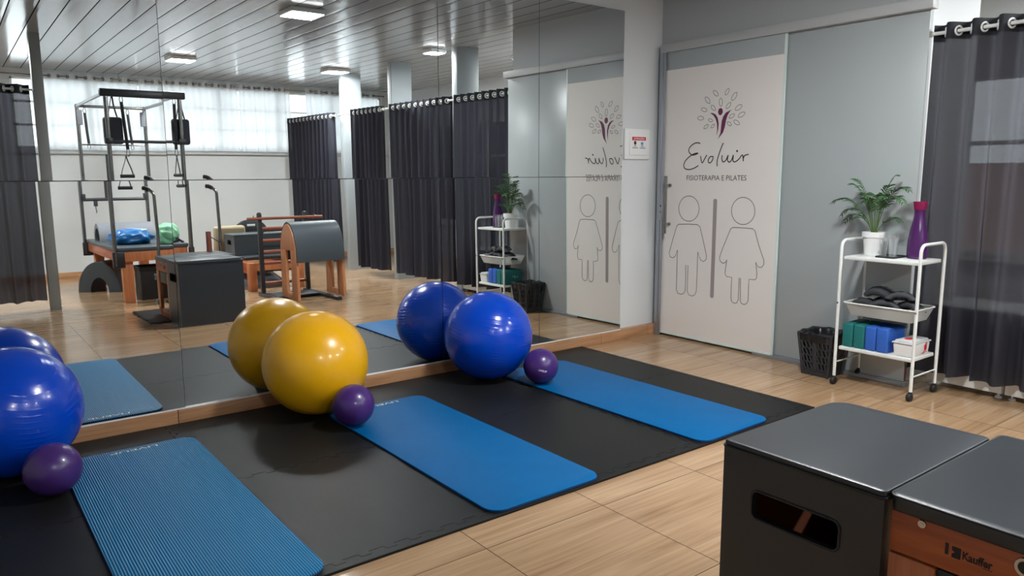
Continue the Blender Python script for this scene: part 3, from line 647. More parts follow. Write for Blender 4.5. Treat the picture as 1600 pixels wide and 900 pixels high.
# ------------------------------------------------------------------ balls
def big_ball(x, y, R, m, label, tilt):
    rot = Matrix.Rotation(tilt[0], 3, 'X') @ Matrix.Rotation(tilt[1], 3, 'Y')
    t = thing('exercise_ball', label, 'exercise ball', (x, y, .0112), 'large exercise balls')
    c = Vector((x, y, .0112 + R)); mb = MB(); mb.sphere(c, R, u=96, v=64)
    o = mb.build('ball_shell', M[m], t, at=c, smooth=180); o.rotation_euler = rot.to_euler()
    p = rot @ Vector((0, 0, -R))
    MB().sphere(c + p.normalized() * (R - .001), .012, (1, 1, 1), 16, 10).build('valve_plug', M['white_plastic'], t)
big_ball(.175, 3.905, .2875, 'ball_blue', 'large glossy blue exercise ball at the picture edge beside the ribbed mat', (.5, .2))
big_ball(1.598, 3.900, .2875, 'ball_yellow', 'large glossy yellow exercise ball leaning towards the mirror', (.9, .5))
big_ball(2.767, 3.882, .2855, 'ball_blue', 'large glossy blue exercise ball between the smooth mats', (.18, .10))
def small_ball(x, y, z, R, label, text=None):
    t = thing('pilates_ball', label, 'pilates ball', (x, y, z), 'small purple pilates balls'); c = Vector((x, y, z + R))
    MB().sphere(c, R, u=64, v=44).build('ball_shell', M['ball_purple'], t, smooth=180)
    if text:
        n = (Vector((0, 0, 1.33)) - c).normalized(); r_ = n.cross(EZ).normalized() * -1; u_ = n.cross(r_) * -1
        if u_.z < 0: u_ = -u_
        n2 = (n + r_ * .12 - u_ * .30).normalized(); r2 = (r_ - n2 * r_.dot(n2)).normalized(); u2 = n2.cross(r2); 
        if u2.z < 0: u2 = -u2
        r3 = (r2 * math.cos(.25) - u2 * math.sin(.25)); u3 = (u2 * math.cos(.25) + r2 * math.sin(.25))
        o = text_part('print', text, c + n2 * R - r3 * .026 - u3 * .006, r3, u3, .052, .012, M['white_plastic'], t, (0, 0, 0), .02)
        for v in o.data.vertices:
            q = Vector(v.co) + Vector(t.location) - c; q = q.normalized() * (R + .0006); v.co = c + q - Vector(t.location)
small_ball(.284, 3.538, .0112, .1095, 'small purple pilates ball in front of the blue ball at the picture edge')
small_ball(1.645, 3.536, .0236, .1095, 'small purple pilates ball resting on a mat in front of the yellow ball')
small_ball(2.933, 3.549, .0236, .1105, 'small purple pilates ball with white lettering on the mat by the blue ball', 'LIVEUP')

# ------------------------------------------------------------------ trolley
t = thing('kitchen_trolley', 'white metal three-tier trolley on black castors by the curtain', 'trolley', (4.583, 2.203, 0))
for y in (1.966, 2.440):
    f_ = MB().tube(fillet([(4.431, y, .05), (4.431, y, .918), (4.737, y, .918), (4.737, y, .05)], .055, 8), .0098, 14).build('side_frame', M['white_metal'], t)
    MB().cyl((4.437, y, .145), (4.731, y, .145), .0045, 10).build('cross_brace', M['white_metal'], f_)
def shelf(z, rim, name):
    mb = MB(); mb.box((4.442, 1.977, z - rim), (4.726, 2.429, z), .006)
    return mb.build(name, M['white_metal'], t)
shelf(.820, .022, 'top_shelf'); shelf(.250, .022, 'bottom_shelf')
def tray(x0, y0, x1, y1, ztop, zbot, ins):
    mb = MB(); o = rrect(x0, y0, x1, y1, .025); L = []
    for k, z in ((0.0, ztop), (1.0, zbot)):
        L.append([mb.bm.verts.new((p[0] + ((x0 + x1) / 2 - p[0]) * ins * k, p[1] + ((y0 + y1) / 2 - p[1]) * ins * k * .6, z)) for p in o])
    n = len(o)
    for i in range(n): mb.bm.faces.new((L[0][i], L[0][(i + 1) % n], L[1][(i + 1) % n], L[1][i]))
    mb.bm.faces.new(L[1])
    bmesh.ops.solidify(mb.bm, geom=mb.bm.faces[:], thickness=.0025)
    mb.tube([(p[0], p[1], ztop) for p in o], .005, 8, closed=True)
    return mb
tr = tray(4.446, 1.985, 4.722, 2.421, .530, .452, .22).build('wire_tray', M['white_metal'], t)
for y in (1.966, 2.440):
    for x in (4.431, 4.737): MB().sphere((x + (-.012 if x < 4.5 else .012), y, .527), .006, u=12, v=8).build('screw_knob', M['steel'], tr)
for y in (1.966, 2.440):
    for x in (4.431, 4.737):
        c = MB().cyl((x, y, .036), (x, y, .058), .011, 12).box((x - .014, y - .013, .028), (x + .014, y + .013, .046), .005).build('caster', M['black_plastic'], t)
        MB().lathe([(.012, -.012), (.0225, -.012), (.0245, -.008), (.0245, .008), (.0225, .012), (.012, .012)], (x, y + .004, .0247), 20, 'y').build('wheel', M['rubber'], c)
# on the top shelf
def potted_palm(x, y, z):
    t = thing('potted_palm', 'small feathery palm in a white plastic pot on the trolley top', 'plant', (x, y, z))
    p = MB().lathe([(.0, 0), (.046, 0), (.048, .004), (.061, .112), (.068, .114), (.069, .146), (.064, .147), (.061, .130), (.060, .116)], (x, y, z + .0005), 40, cap=False).build('pot', M['white_plastic'], t)
    MB().lathe([(0, .139), (.03, .141), (.0585, .135)], (x, y, z), 30, cap=False).build('soil', M['soil'], t)
    rnd = random.Random(3); fr = []
    # azimuth (deg), reach, rise, droop, leaflets
    specs = [(112, .26, .30, .10, 15), (95, .20, .24, .12, 13), (128, .16, .34, .02, 14), (-108, .21, .38, .10, 15), (-122, .22, .33, .12, 14), (-52, .11, .39, .02, 12), (60, .10, .30, .05, 11), (170, .15, .28, .07, 12), (-150, .14, .30, .06, 12), (140, .16, .16, .07, 9), (-100, .15, .15, .05, 8), (20, .10, .30, .06, 11), (-30, .07, .24, .06, 9), (100, .13, .36, .01, 12), (-120, .10, .34, .03, 11), (80, .20, .20, .13, 11)]
    for az, reach, rise, droop, nl in specs:
        a = math.radians(az); d = Vector((math.cos(a) * .55, math.sin(a), 0)); b0 = Vector((x, y, z + .12)) + d * .012
        path = []
        for i in range(13):
            s = i / 12; path.append(b0 + d * reach * (s ** 1.35) + EZ * (rise * (1 - (1 - s) ** 1.6) - droop * s ** 3.2))
        mb = MB(); mb.tube(path, [.0028 - .002 * i / 12 for i in range(13)], 6)
        fo = mb.build('frond', M['stem'], t)
        lf = MB()
        for k in range(nl):
            s = .36 + .64 * (k + .5) / nl; i = min(11, int(s * 12)); f = s * 12 - i; p0 = path[i].lerp(path[i + 1], f); tg = (path[i + 1] - path[i]).normalized()
            for sd in (-1, 1):
                side = tg.cross(EZ).normalized() * sd; ln = .078 * (1 - .55 * abs(s - .6) / .4) * rnd.uniform(.85, 1.1)
                dr = (side * .72 + tg * .62 + EZ * rnd.uniform(-.05, .22)).normalized(); wv = tg.cross(dr).cross(dr).normalized()
                q = []
                for j in range(6):
                    u = j / 5; w = .0040 * math.sin(PI * min(1, u * .9 + .1)) + .0006; c = p0 + dr * ln * u - EZ * ln * .28 * u * u
                    q.append((lf.bm.verts.new(c + wv * w + EZ * w * .5), lf.bm.verts.new(c - EZ * w * .15), lf.bm.verts.new(c - wv * w + EZ * w * .5)))
                for A, B in zip(q, q[1:]):
                    lf.bm.faces.new((A[0], A[1], B[1], B[0])); lf.bm.faces.new((A[1], A[2], B[2], B[1]))
        lf.build('leaflets', M['leaf'], fo, smooth=60)
potted_palm(4.600, 2.330, .8202)
tag(MB().prism(rrect(4.50, 2.150, 4.665, 2.268, .012), (0, 0, .8204), EX, EY, (0, 0, .004), .001).tube([(p[0], p[1], .8265) for p in rrect(4.502, 2.152, 4.663, 2.266, .012)], .0035, 6, closed=True).build('serving_tray', M['black_plastic'], at=(4.58, 2.21, .8204)), 'small black serving tray under the clear cups', 'tray')
for (x, y), lab in zip(((4.540, 2.236), (4.545, 2.182), (4.618, 2.212)), ('stack of clear plastic cups on the black tray, nearest the plant pot', 'stack of clear plastic cups at the front of the black tray, nearest the bottle', 'stack of clear plastic cups at the back of the black tray')):
    pr = [(.0, .001), (.019, .001), (.0255, .105), (.0268, .107), (.0268, .112), (.0258, .112), (.0185, .004), (.0, .004)]
    mb = MB().lathe(pr, (x, y, .8246), 24, cap=False)
    for k in range(3): mb.lathe([(.0262, .113 + k * .006), (.0270, .115 + k * .006), (.0262, .117 + k * .006)], (x, y, .8246), 24, cap=False)
    tag(mb.build('plastic_cup', M['cup'], at=(x, y, .8246)), lab, 'cups', 'clear cups on the tray')
t = thing('water_bottle', 'purple translucent bottle with a magenta cap on the trolley', 'bottle', (4.632, 2.080, .8203))
MB().lathe([(0, 0), (.050, 0), (.056, .006), (.057, .05), (.054, .11), (.046, .17), (.034, .225), (.0295, .26), (.030, .292), (.031, .295), (0, .295)], (4.632, 2.080, .8204), 40).build('body', M['bottle'], t)
MB().lathe([(0, .290), (.0325, .290), (.036, .312), (.0395, .333), (.0395, .338), (.030, .338), (.028, .328), (0, .328)], (4.632, 2.080, .8204), 40, cap=False).build('cap', M['bottle_cap'], t)
# in the wire tray: charcoal ankle weights
def ankle_weight(c, rz, tilt, R, span, label, roll=0.0):
    t = thing('ankle_weight', label, 'ankle weight', c, 'ankle weights in the trolley tray'); rm = Matrix.Rotation(rz, 3, 'Z') @ Matrix.Rotation(tilt, 3, 'X') @ Matrix.Rotation(roll, 3, 'Y'); c = Vector(c)
    pts = []
    for i in range(25):
        a = -span / 2 + span * i / 24; pts.append(Vector((R * math.sin(a), 0, R * math.cos(a) * .62)))
    mb = MB(); W = .045; th = .019; prev = None
    for i, p in enumerate(pts):
        nrm = Vector((p.x, 0, p.z)).normalized(); puff = 1 + .30 * abs(math.sin(i * PI / 4)); ring = []
        for a in range(14):
            q = 2 * PI * a / 14; cs, sn = math.cos(q), math.sin(q)
            y = W * math.copysign(abs(cs) ** .5, cs); h = th * puff * math.copysign(abs(sn) ** .7, sn); ring.append(mb.bm.verts.new(c + rm @ (p + nrm * h + Vector((0, y, 0)))))
        if prev:
            for a in range(14): mb.bm.faces.new((prev[a], prev[(a + 1) % 14], ring[(a + 1) % 14], ring[a]))
        else: mb.bm.faces.new(ring)
        prev = ring
    mb.bm.faces.new(prev)
    mb.build('weight_pad', M['foam_weight'], t, smooth=60)
    s = MB(); L = [rm @ (p * 1.0 + Vector((p.x, 0, p.z)).normalized() * (th * 1.42)) + c for p in pts[4:21]]
    for off in (-.011, .011):
        pass
    q = [(s.bm.verts.new(p + rm @ Vector((0, -.011, 0))), s.bm.verts.new(p + rm @ Vector((0, .011, 0)))) for p in L]
    for A, B in zip(q, q[1:]): s.bm.faces.new((A[0], A[1], B[1], B[0]))
    bmesh.ops.solidify(s.bm, geom=s.bm.faces[:], thickness=.0025)
    s.build('strap', M['webbing'], t)
ankle_weight((4.570, 2.335, .484), 1.35, .10, .075, 2.6, 'charcoal ankle weight lying at the trolley tray end nearest the basket')
ankle_weight((4.612, 2.255, .492), .35, -.25, .080, 3.0, 'charcoal ankle weight at the back of the trolley tray')
ankle_weight((4.545, 2.205, .490), 1.75, .30, .078, 3.3, 'charcoal ankle weight curled into an open loop at the tray front')
ankle_weight((4.575, 2.250, .562), 1.45, -.25, .080, 2.3, 'charcoal ankle weight on top of the pile, arching highest')
ankle_weight((4.600, 2.090, .488), 1.30, .18, .078, 3.0, 'charcoal ankle weight at the tray end nearest the curtain', .2)
ankle_weight((4.560, 2.120, .552), 1.95, .35, .070, 2.6, 'charcoal ankle weight leaning on top beside the trolley leg')
# on the bottom shelf
for k, (y0, y1, m, lab) in enumerate(((2.350, 2.418, 'teal', 'teal foam yoga block at the basket end of the shelf'), (2.276, 2.346, 'teal', 'teal foam yoga block touching the blue blocks'), (2.205, 2.272, 'royal', 'blue foam yoga block touching the teal blocks'), (2.131, 2.2015, 'royal', 'blue foam yoga block next to the white plastic box'))):
    t = thing('yoga_block', lab, 'yoga block', (4.57, (y0 + y1) / 2, .2503), 'foam yoga blocks on the trolley')
    MB().box((4.456, y0, .2505), (4.672, y1, .400), .011, 3).build('block', M[m], t)
    if k == 0:
        text_ = MB(); pts = smooth_path([(4.55, .325, 0), (4.565, .340, 0), (4.590, .332, 0), (4.575, .318, 0), (4.600, .322, 0), (4.625, .330, 0)], 5)
        text_.ribbon([(p.x, p.y) for p in pts], .004, (0, y1 + .0004, 0), EX, EZ, (0, .0004, 0)).build('print', M['lid'], t, smooth=0)
t = thing('storage_box', 'white plastic box with a red bird print on the trolley shelf', 'box', (4.57, 2.05, .2503))
mb = MB(); b = bmesh.new()
bmesh.ops.create_cube(b, size=1)
for v in b.verts:
    k = 1.0 if v.co.z > 0 else .92; v.co = Vector((4.563 + v.co.x * .218 * k, 2.040 + v.co.y * .120 * k, .2505 + (v.co.z + .5) * .078))
bmesh.ops.bevel(b, geom=b.edges[:], offset=.010, segments=3, profile=.5, affect='EDGES'); mb._merge(b)
bx = mb.build('body', M['white_plastic'], t)
ld = MB().box((4.449, 1.9755, .3275), (4.677, 2.1045, .337), .004).box((4.462, 1.988, .3365), (4.664, 2.092, .3475), .008).build('lid', M['lid'], t)
def ell(cx, cz, a, b, rot=0, n=24):
    return [(cx + a * math.cos(q) * math.cos(rot) - b * math.sin(q) * math.sin(rot), cz + a * math.cos(q) * math.sin(rot) + b * math.sin(q) * math.cos(rot)) for q in [2 * PI * i / n for i in range(n)]]
yb = 1.9816
pr = MB().prism(ell(4.615, .298, .016, .022, .2), (0, yb, 0), EX, EZ, (0, -.0008, 0)).prism(ell(4.622, .318, .012, .010), (0, yb - .0001, 0), EX, EZ, (0, -.0008, 0)).prism([(4.600, .282), (4.606, .286), (4.594, .258), (4.589, .260)], (0, yb, 0), EX, EZ, (0, -.0008, 0)).prism([(4.570, .266), (4.640, .272), (4.640, .269), (4.570, .263)], (0, yb + .002, 0), EX, EZ, (0, -.0024, 0))
pr.build('bird_print', M['bird_red'], bx, smooth=0)
MB().prism(ell(4.54, 2.045, .035, .022), (0, 0, .3474), EX, EY, (0, 0, .0006)).build('lid_print', M['bird_red'], ld, smooth=0)

# ------------------------------------------------------------------ waste basket
BX, BY = 4.598, 2.618
t = thing('waste_basket', 'dark grey lattice waste basket with a black liner by the sliding door', 'basket', (BX, BY, 0))
mb = MB(); hb, ht, HB = .086, .116, .285
def side_pt(s, u, z):                                    # u in -1..1 along the side s
    h = hb + (ht - hb) * z / HB; a = s * PI / 2; q = Vector((u * h, h, z)); return Vector((BX + q.x * math.cos(a) - q.y * math.sin(a), BY + q.x * math.sin(a) + q.y * math.cos(a), z))
def bar(s, u0, z0, u1, z1, w, th=.003):
    p, q = side_pt(s, u0, z0), side_pt(s, u1, z1); mb.tube([p, q], [w, w], 6, flat=1.0)
for s in range(4):
    for za, zb in ((.006, .045), (.235, .283)):
        V = [mb.bm.verts.new(side_pt(s, u, z)) for u, z in ((-1, za), (1, za), (1, zb), (-1, zb))]; mb.bm.faces.new(V)
        W = [mb.bm.verts.new(Vector((BX, BY, 0)) + (v.co - Vector((BX, BY, 0))) * .975 + EZ * 0.025 * v.co.z) for v in V]; mb.bm.faces.new(W[::-1])
        for i in range(4): mb.bm.faces.new((V[i], W[i], W[(i + 1) % 4], V[(i + 1) % 4]))
    for z in (.045, .0925, .140, .1875, .235): bar(s, -1, z, 1, z, .0045)
    for r in range(4):
        z0 = .045 + r * .0475; z1 = z0 + .0475
        for k in range(7):
            u = -.86 + k * .27; bar(s, u, z0, min(.98, u + .13), z1, .0058)
    mb.box(side_pt(s, -.17, .006) + Vector((-.003, -.003, 0)), side_pt(s, .17, .24) + Vector((.003, .003, 0))) if False else None
    V = [side_pt(s, u, z) for u, z in ((-.16, .03), (.16, .03), (.16, .24), (-.16, .24))]; n_ = (side_pt(s, 0, .14) - Vector((BX, BY, .14))).normalized()
    A = [mb.bm.verts.new(v + n_ * .003) for v in V]; B_ = [mb.bm.verts.new(v - n_ * .002) for v in V]; mb.bm.faces.new(A); mb.bm.faces.new(B_[::-1])
    for i in range(4): mb.bm.faces.new((A[i], B_[i], B_[(i + 1) % 4], A[(i + 1) % 4]))
    mb.tube([side_pt(s, -1, .004), side_pt(s, -1, HB)], .009, 10)
mb.box((BX - hb, BY - hb, .001), (BX + hb, BY + hb, .008), .002)
mb.tube([side_pt(s, u, HB) for s in range(4) for u in (1, -1)], .0065, 8, closed=True)
mb.build('basket', M['bin_plastic'], t, smooth=40)
lm = MB(); rnd = random.Random(5)
def liner(u, v):
    a = u * 2 * PI; c, s_ = math.cos(a), math.sin(a); k = 1 / max(abs(c), abs(s_)) ** .75
    zz = (.235 + v * .06) if v < .5 else (.295 - (v - .5) * .10) ; zz = {0: .232, 1: .262, 2: .291, 3: .296, 4: .285, 5: .22, 6: .12, 7: .012}[int(round(v * 7))]
    h = (hb + (ht - hb) * zz / HB) + (.009 if v < .4 else (-.006 if v > .5 else .004)); h += .0025 * math.sin(a * 13) + .002 * math.sin(a * 29 + 1)
    return Vector((BX + c * k * h, BY + s_ * k * h, zz + .004 * math.sin(a * 7) * (1 if v < .5 else .3)))
lm.grid(liner, 96, 7); lm.build('bin_liner', M['bag_film'], t, smooth=180)

# ------------------------------------------------------------------ white cabinets behind the curtain
for y0, y1, lab in ((1.648, 2.085, 'white cabinet on small levelling feet under the curtain hem behind the trolley'), (.98, 1.636, 'white cabinet under the curtain hem at the picture edge')):
    t = thing('cabinet', lab, 'cabinet', (5.05, (y0 + y1) / 2, 0), 'white cabinets behind the curtain')
    MB().box((4.892, y0, .034), (5.30, y1, .52), .004).build('carcass', M['white_metal'], t)
    d_ = MB().box((4.876, y0 + .002, .036), (4.891, y1 - .002, .517), .003).build('door', M['white_metal'], t)
    MB().cyl((4.868, y0 + .04, .30), (4.868, y0 + .04, .42), .006, 10).build('handle', M['aluminium'], d_)
    for x in (4.92, 5.27):
        for y in (y0 + .03, y1 - .03):
            MB().lathe([(.007, .012), (.007, .034)], (x, y, 0), 12).lathe([(.018, .0005), (.020, .004), (.016, .012)], (x, y, 0), 16).build('levelling_foot', M['white_plastic'], t)

# ------------------------------------------------------------------ upholstered box and wooden chair by the camera
def slotted_panel(mb, x0, x1, ya, yb, za, zb, sy0, sy1, sz0, sz1, r=.03):
    inner = rrect(sy0, sz0, sy1, sz1, r, 7); cy, cz = (sy0 + sy1) / 2, (sz0 + sz1) / 2; outer = []
    for y, z in inner:
        dy, dz = y - cy, z - cz; k = 1e9
        if dy > 1e-9: k = min(k, (yb - cy) / dy)
        if dy < -1e-9: k = min(k, (ya - cy) / dy)
        if dz > 1e-9: k = min(k, (zb - cz) / dz)
        if dz < -1e-9: k = min(k, (za - cz) / dz)
        outer.append((cy + dy * k, cz + dz * k))
    # snap the nearest samples to the true corners
    for c in ((ya, za), (ya, zb), (yb, za), (yb, zb)):
        i = min(range(len(outer)), key=lambda i: (outer[i][0] - c[0]) ** 2 + (outer[i][1] - c[1]) ** 2); outer[i] = c
    n = len(inner); f = lambda p, x: mb.bm.verts.new((x, p[0], p[1]))
    O0_, I0, O1, I1 = [f(p, x0) for p in outer], [f(p, x0) for p in inner], [f(p, x1) for p in outer], [f(p, x1) for p in inner]
    for i in range(n):
        j = (i + 1) % n
        for q in ((O0_[i], O0_[j], I0[j], I0[i]), (O1[i], I1[i], I1[j], O1[j]), (I0[i], I0[j], I1[j], I1[i]), (O0_[i], O1[i], O1[j], O0_[j])): mb.bm.faces.new(q)
    return inner
def vinyl_box(label, x0, x1, y0, y1, z0, z1, slot, m='vinyl', name='upholstered_box', cat='box'):
    t = thing(name, label, cat, ((x0 + x1) / 2, (y0 + y1) / 2, z0)); zt = z1 - .018
    mb = MB(); inn = slotted_panel(mb, x0, x0 + .022, y0, y1, z0 + .001, zt, *slot); slotted_panel(mb, x1 - .022, x1, y0, y1, z0 + .001, zt, *slot)
    mb.box((x0 + .0222, y0, z0 + .001), (x1 - .0222, y0 + .022, zt)); mb.box((x0 + .0222, y1 - .022, z0 + .001), (x1 - .0222, y1, zt))
    bd = mb.build('body', M[m], t, weld=True)
    MB().tube([(x0 - .001, a, b) for a, b in inn], .0035, 6, closed=True).build('slot_rim', M['piping'], bd)
    lb = MB(); g = .0225
    for lo, hi in (((x0 + g, y0 + g, z0 + .03), (x1 - g, y0 + g + .006, zt - .004)), ((x0 + g, y1 - g - .006, z0 + .03), (x1 - g, y1 - g, zt - .004)), ((x0 + g, y0 + g, z0 + .004), (x1 - g, y1 - g, z0 + .012)), ((x0 + g, y0 + g, zt - .012), (x1 - g, y1 - g, zt - .004))): lb.box(lo, hi)
    lb.build('lining', M['hollow'], t)
    RS = (.06, .014, .014, .014) if z0 == 0 else (.022,) * 4
    poly = rrect4(x0 - .002, y0 - .002, x1 + .002, y1 + .002, RS)
    MB().prism(poly, (0, 0, zt), EX, EY, (0, 0, .018), .0055).build('top_cushion', M[m], t)
    MB().tube([(p[0], p[1], zt + .0005) for p in rrect4(x0 - .003, y0 - .003, x1 + .003, y1 + .003, RS)], .0042, 8, closed=True).build('piping', M['piping'], t)
    return t
vinyl_box('charcoal upholstered box with a slot hand hole, beside the lettered wooden chair', 1.668, 2.250, .778, 1.222, 0, .606, (.880, 1.128, .412, .492, .020))

t = thing('pilates_chair', 'wooden pilates chair with charcoal seat, brand lettering and tall steel handles', 'pilates chair', (1.98, .50, .0112))
CX0, CX1, CY0, CY1 = 1.682, 2.300, .235, .768
for x0, x1 in ((CX0, CX0 + .03), (CX1 - .03, CX1)):
    sd = MB().box((x0, CY0, .466), (x1, CY1, .564), .003).build('side_rail', M['wood_shaded'], t)
    if x0 == CX0:
        xs = x0 - .0008
        blk = MB().prism([(.648, .505), (.641, .505), (.641, .5315), (.648, .5315)], (xs, 0, 0), EY, EZ, (.0006, 0, 0))
        blk.prism([(.634, .5285), (.616, .5285), (.616, .503), (.634, .503), (.634, .5115), (.6275, .5155), (.634, .5200)], (xs, 0, 0), EY, EZ, (.0006, 0, 0))
        blk.build('emblem', M['ink_black'], sd, smooth=0)
        text_part('lettering', 'Kauffer', (xs, .6125, .5060), -EY, EZ, .0585, .0195, M['ink_black'], sd, (0, 0, 0), .03)
        MB().prism([(.572, .5025), (.554, .5025), (.554, .5037), (.572, .5037)], (xs, 0, 0), EY, EZ, (.0006, 0, 0)).build('underline', M['ink_black'], sd, smooth=0)
        MB().lathe([(0, -.003), (.0085, -.003), (.010, 0)], (x0, .699, .5535), 18, 'x').lathe([(0, -.0042), (.004, -.0042), (.0042, -.003)], (x0, .699, .5535), 6, 'x').build('bolt', M['chrome'], sd)
        MB().lathe([(.008, -.005), (.020, -.005), (.022, 0)], (x0, .495, .5385), 24, 'x').build('bar_socket', M['chrome'], sd)
        MB().lathe([(0, -.0064), (.0125, -.0064), (.0145, -.0045), (.0145, 0)], (x0, .495, .5385), 16, 'x').build('socket_plug', M['black_plastic'], sd)
    for y0, y1 in ((CY1 - .103, CY1), (CY0, CY0 + .103)):
        MB().box((x0, y0, .0114), (x1, y1, .4605), .003).build('leg', M['wood_orange'], t)
    MB().box((x0 + .006, CY0 + .104, .35), (x1 - .006, CY1 - .104, .46), .003).build('spring_plate', M['black_metal'], t)
    MB().box((x0 + .004, CY0 + .104, .012), (x1 - .004, CY1 - .104, .08), .003).build('bottom_rail', M['wood_shaded'], t)
MB().box((CX0 + .031, CY0 + .01, .30), (CX1 - .031, CY0 + .03, .56), .003).build('back_panel', M['wood_orange'], t)
pd = MB().box((CX0 + .05, .62, .13), (CX1 - .05, .755, .16), .006).build('pedal', M['wood_rung'], t)
for x in (CX0 + .06, CX1 - .075): MB().box((x, .27, .13), (x + .015, .62, .15), .002).build('pedal_arm', M['black_metal'], pd)
MB().prism(rrect(CX0 - .006, CY0 - .006, CX1 + .006, CY1 + .002, .02, 6), (0, 0, .5645), EX, EY, (0, 0, .040), .006).build('seat', M['vinyl'], t)
MB().tube([(p[0], p[1], .6005) for p in rrect(CX0 - .007, CY0 - .007, CX1 + .007, CY1 + .003, .02, 6)], .0035, 8, closed=True).build('seat_piping', M['piping'], t)
for x, bx in ((1.722, CX0), (2.335, CX1)):
    pts = fillet([(x, .205, .06), (x, .205, .62), (x + .010, .200, .78), (x + .004, .205, .98), (x, .205, 1.235), (x - .055, .16, 1.275)], .07, 8)
    h_ = MB().tube(pts, .0155, 14).build('handle_bar', M['steel'], t)
    MB().tube([(x - .035, .176, 1.262), (x - .062, .154, 1.279), (x - .085, .136, 1.282)], .021, 14).build('grip', M['black_plastic'], h_)
    MB().box((min(x, bx) - .012, .187, .11), (max(x, bx) + .012, .2345, .16), .003).box((min(x, bx) - .012, .187, .36), (max(x, bx) + .012, .2345, .42), .003).box((x - .02, .196, .10), (x - .0155, .216, .46), .001).build('bar_clamp', M['aluminium'], t)
    MB().cyl((x - .02, .206, .39), (x - .05, .206, .39), .006, 10).sphere((x - .055, .206, .39), .013, u=14, v=10).build('clamp_knob', M['black_plastic'], t)
MB().box((2.200, .186, .40), (2.245, .234, .81), .004).build('rear_post', M['wood_red'], t)
MB().tube(fillet([(2.245, .21, .75), (2.33, .21, .69), (2.352, .21, .66), (2.335, .21, .645)], .01), .005, 8).build('hook', M['steel'], t)
# loose foam square below it
def toothed(x0, y0, x1, y1):
    return teeth((x0, y0), (x1, y0)) + [(x1, y0)] + teeth((x1, y0), (x1, y1)) + [(x1, y1)] + teeth((x0, y1), (x1, y1))[::-1] + [(x0, y1)] + teeth((x0, y0), (x0, y1), d=.014)[::-1] + [(x0, y0)]
tag(MB().prism(toothed(1.50, -.12, 2.46, .752), (0, 0, .0003), EX, EY, (0, 0, .0105), .001).build('foam_floor_tile', M['foam'], at=(1.98, .3, 0), smooth=0), 'loose grey foam tile with toothed edge under the wooden pilates chair', 'floor tile')

# ------------------------------------------------------------------ trapeze table (seen in the mirror)
t = thing('trapeze_table', 'orange wood trapeze table with steel frame in front of the sheer curtains', 'trapeze table', (1.88, -1.9, 0))
TX0, TX1, TY0, TY1 = 1.52, 2.26, -2.96, -.84
for y0, y1 in ((TY0, TY0 + .035), (TY1 - .035, TY1)): MB().box((TX0, y0, .47), (TX1, y1, .585), .003).build('end_rail', M['wood_rung'] if False else M['wood_orange'], t)
for x0, x1 in ((TX0, TX0 + .035), (TX1 - .035, TX1)): MB().box((x0, TY0 + .036, .47), (x1, TY1 - .036, .585), .003).build('side_rail', M['wood_shaded'], t)
for x0 in (TX0 + .045, TX1 - .155):
    for y0 in (TY0 + .04, TY1 - .16):
        MB().box((x0, y0, .0005), (x0 + .11, y0 + .12, .469), .004).build('leg', M['wood_orange'], t)
MB().box((TX0 + .04, TY0 + .04, .55), (TX1 - .04, TY1 - .04, .584)).build('deck', M['hollow'], t)
MB().prism(rrect(TX0 - .015, TY0 - .015, TX1 + .015, TY1 + .015, .02), (0, 0, .586), EX, EY, (0, 0, .044), .010).build('mattress', M['vinyl_grey'], t)
PX0, PX1, PY0, PY1 = 1.490, 2.292, -2.998, -.802
ZT = 2.20
for x in (PX0, PX1):
    for y in (PY0, PY1):
        p = MB().cyl((x, y, .43), (x, y, ZT - .02), .0235, 16).build('pole', M['steel'], t)
        sx = 1 if x == PX0 else -1; sy = 1 if y == PY0 else -1
        MB().box((x - .03, y - .022, .41), (x + .03 + (.06 if sx > 0 else 0), y + .022, .585), .006).build('corner_bracket', M['black_metal'], p)
        MB().sphere((x, y, ZT - .02), .026, u=16, v=12).build('top_joint', M['black_plastic'], p)
MB().box((PX0 - .06, PY1 - .034, ZT - .062), (PX1 + .06, PY1 + .034, ZT + .018), .012).build('top_beam', M['black_metal'], t)
MB().cyl((PX0, PY0, ZT - .02), (PX1, PY0, ZT - .02), .018, 14).build('top_bar', M['steel'], t)
for x in (PX0, PX1): MB().cyl((x, PY0, ZT - .02), (x, PY1, ZT - .02), .019, 14).build('top_rail', M['aluminium'], t)
for x, s in ((PX0, 1), (PX1, -1)): MB().box((x + s * .022 - .03, PY0 - .035, 1.94), (x + s * .022 + .03, PY0 + .035, 2.13), .006).build('slider_block', M['foam_light'], t)
MB().cyl((PX0, PY1 - .002, 1.665), (PX1, PY1 - .002, 1.665), .017, 14).build('crossbar', M['black_metal'], t)
for x in (PX0, PX1): MB().box((x - .04, PY1 - .034, 1.635), (x + .04, PY1 + .034, 1.70), .008).build('crossbar_clamp', M['black_plastic'], t)
MB().cyl((PX0, PY0, 1.685), (PX1, PY0, 1.685), .009, 12).build('thin_bar', M['steel'], t)
pb = MB().cyl((PX0 + .04, PY0 + .03, 1.15), (PX1 - .04, PY0 + .03, 1.15), .021, 14).build('push_bar', M['black_metal'], t)
for x in (PX0 + .03, PX1 - .03): MB().box((x - .02, PY0 + .005, 1.13), (x + .02, PY0 + .05, 1.225), .004).build('bar_end', M['black_metal'], pb)
MB().cyl((1.79, PY0 + .03, 1.15), (1.79, PY0 + .03, 1.56), .019, 12).build('bar_post', M['black_metal'], pb)
MB().box((1.63, PY0 + .012, 1.06), (1.675, PY0 + .05, 1.13), .004).tube([(1.652, PY0 + .03, 1.06), (1.652, PY0 + .03, 1.02), (1.66, PY0 + .03, .99), (1.65, PY0 + .03, .97)], .005, 8).build('bar_hook', M['black_plastic'], pb)
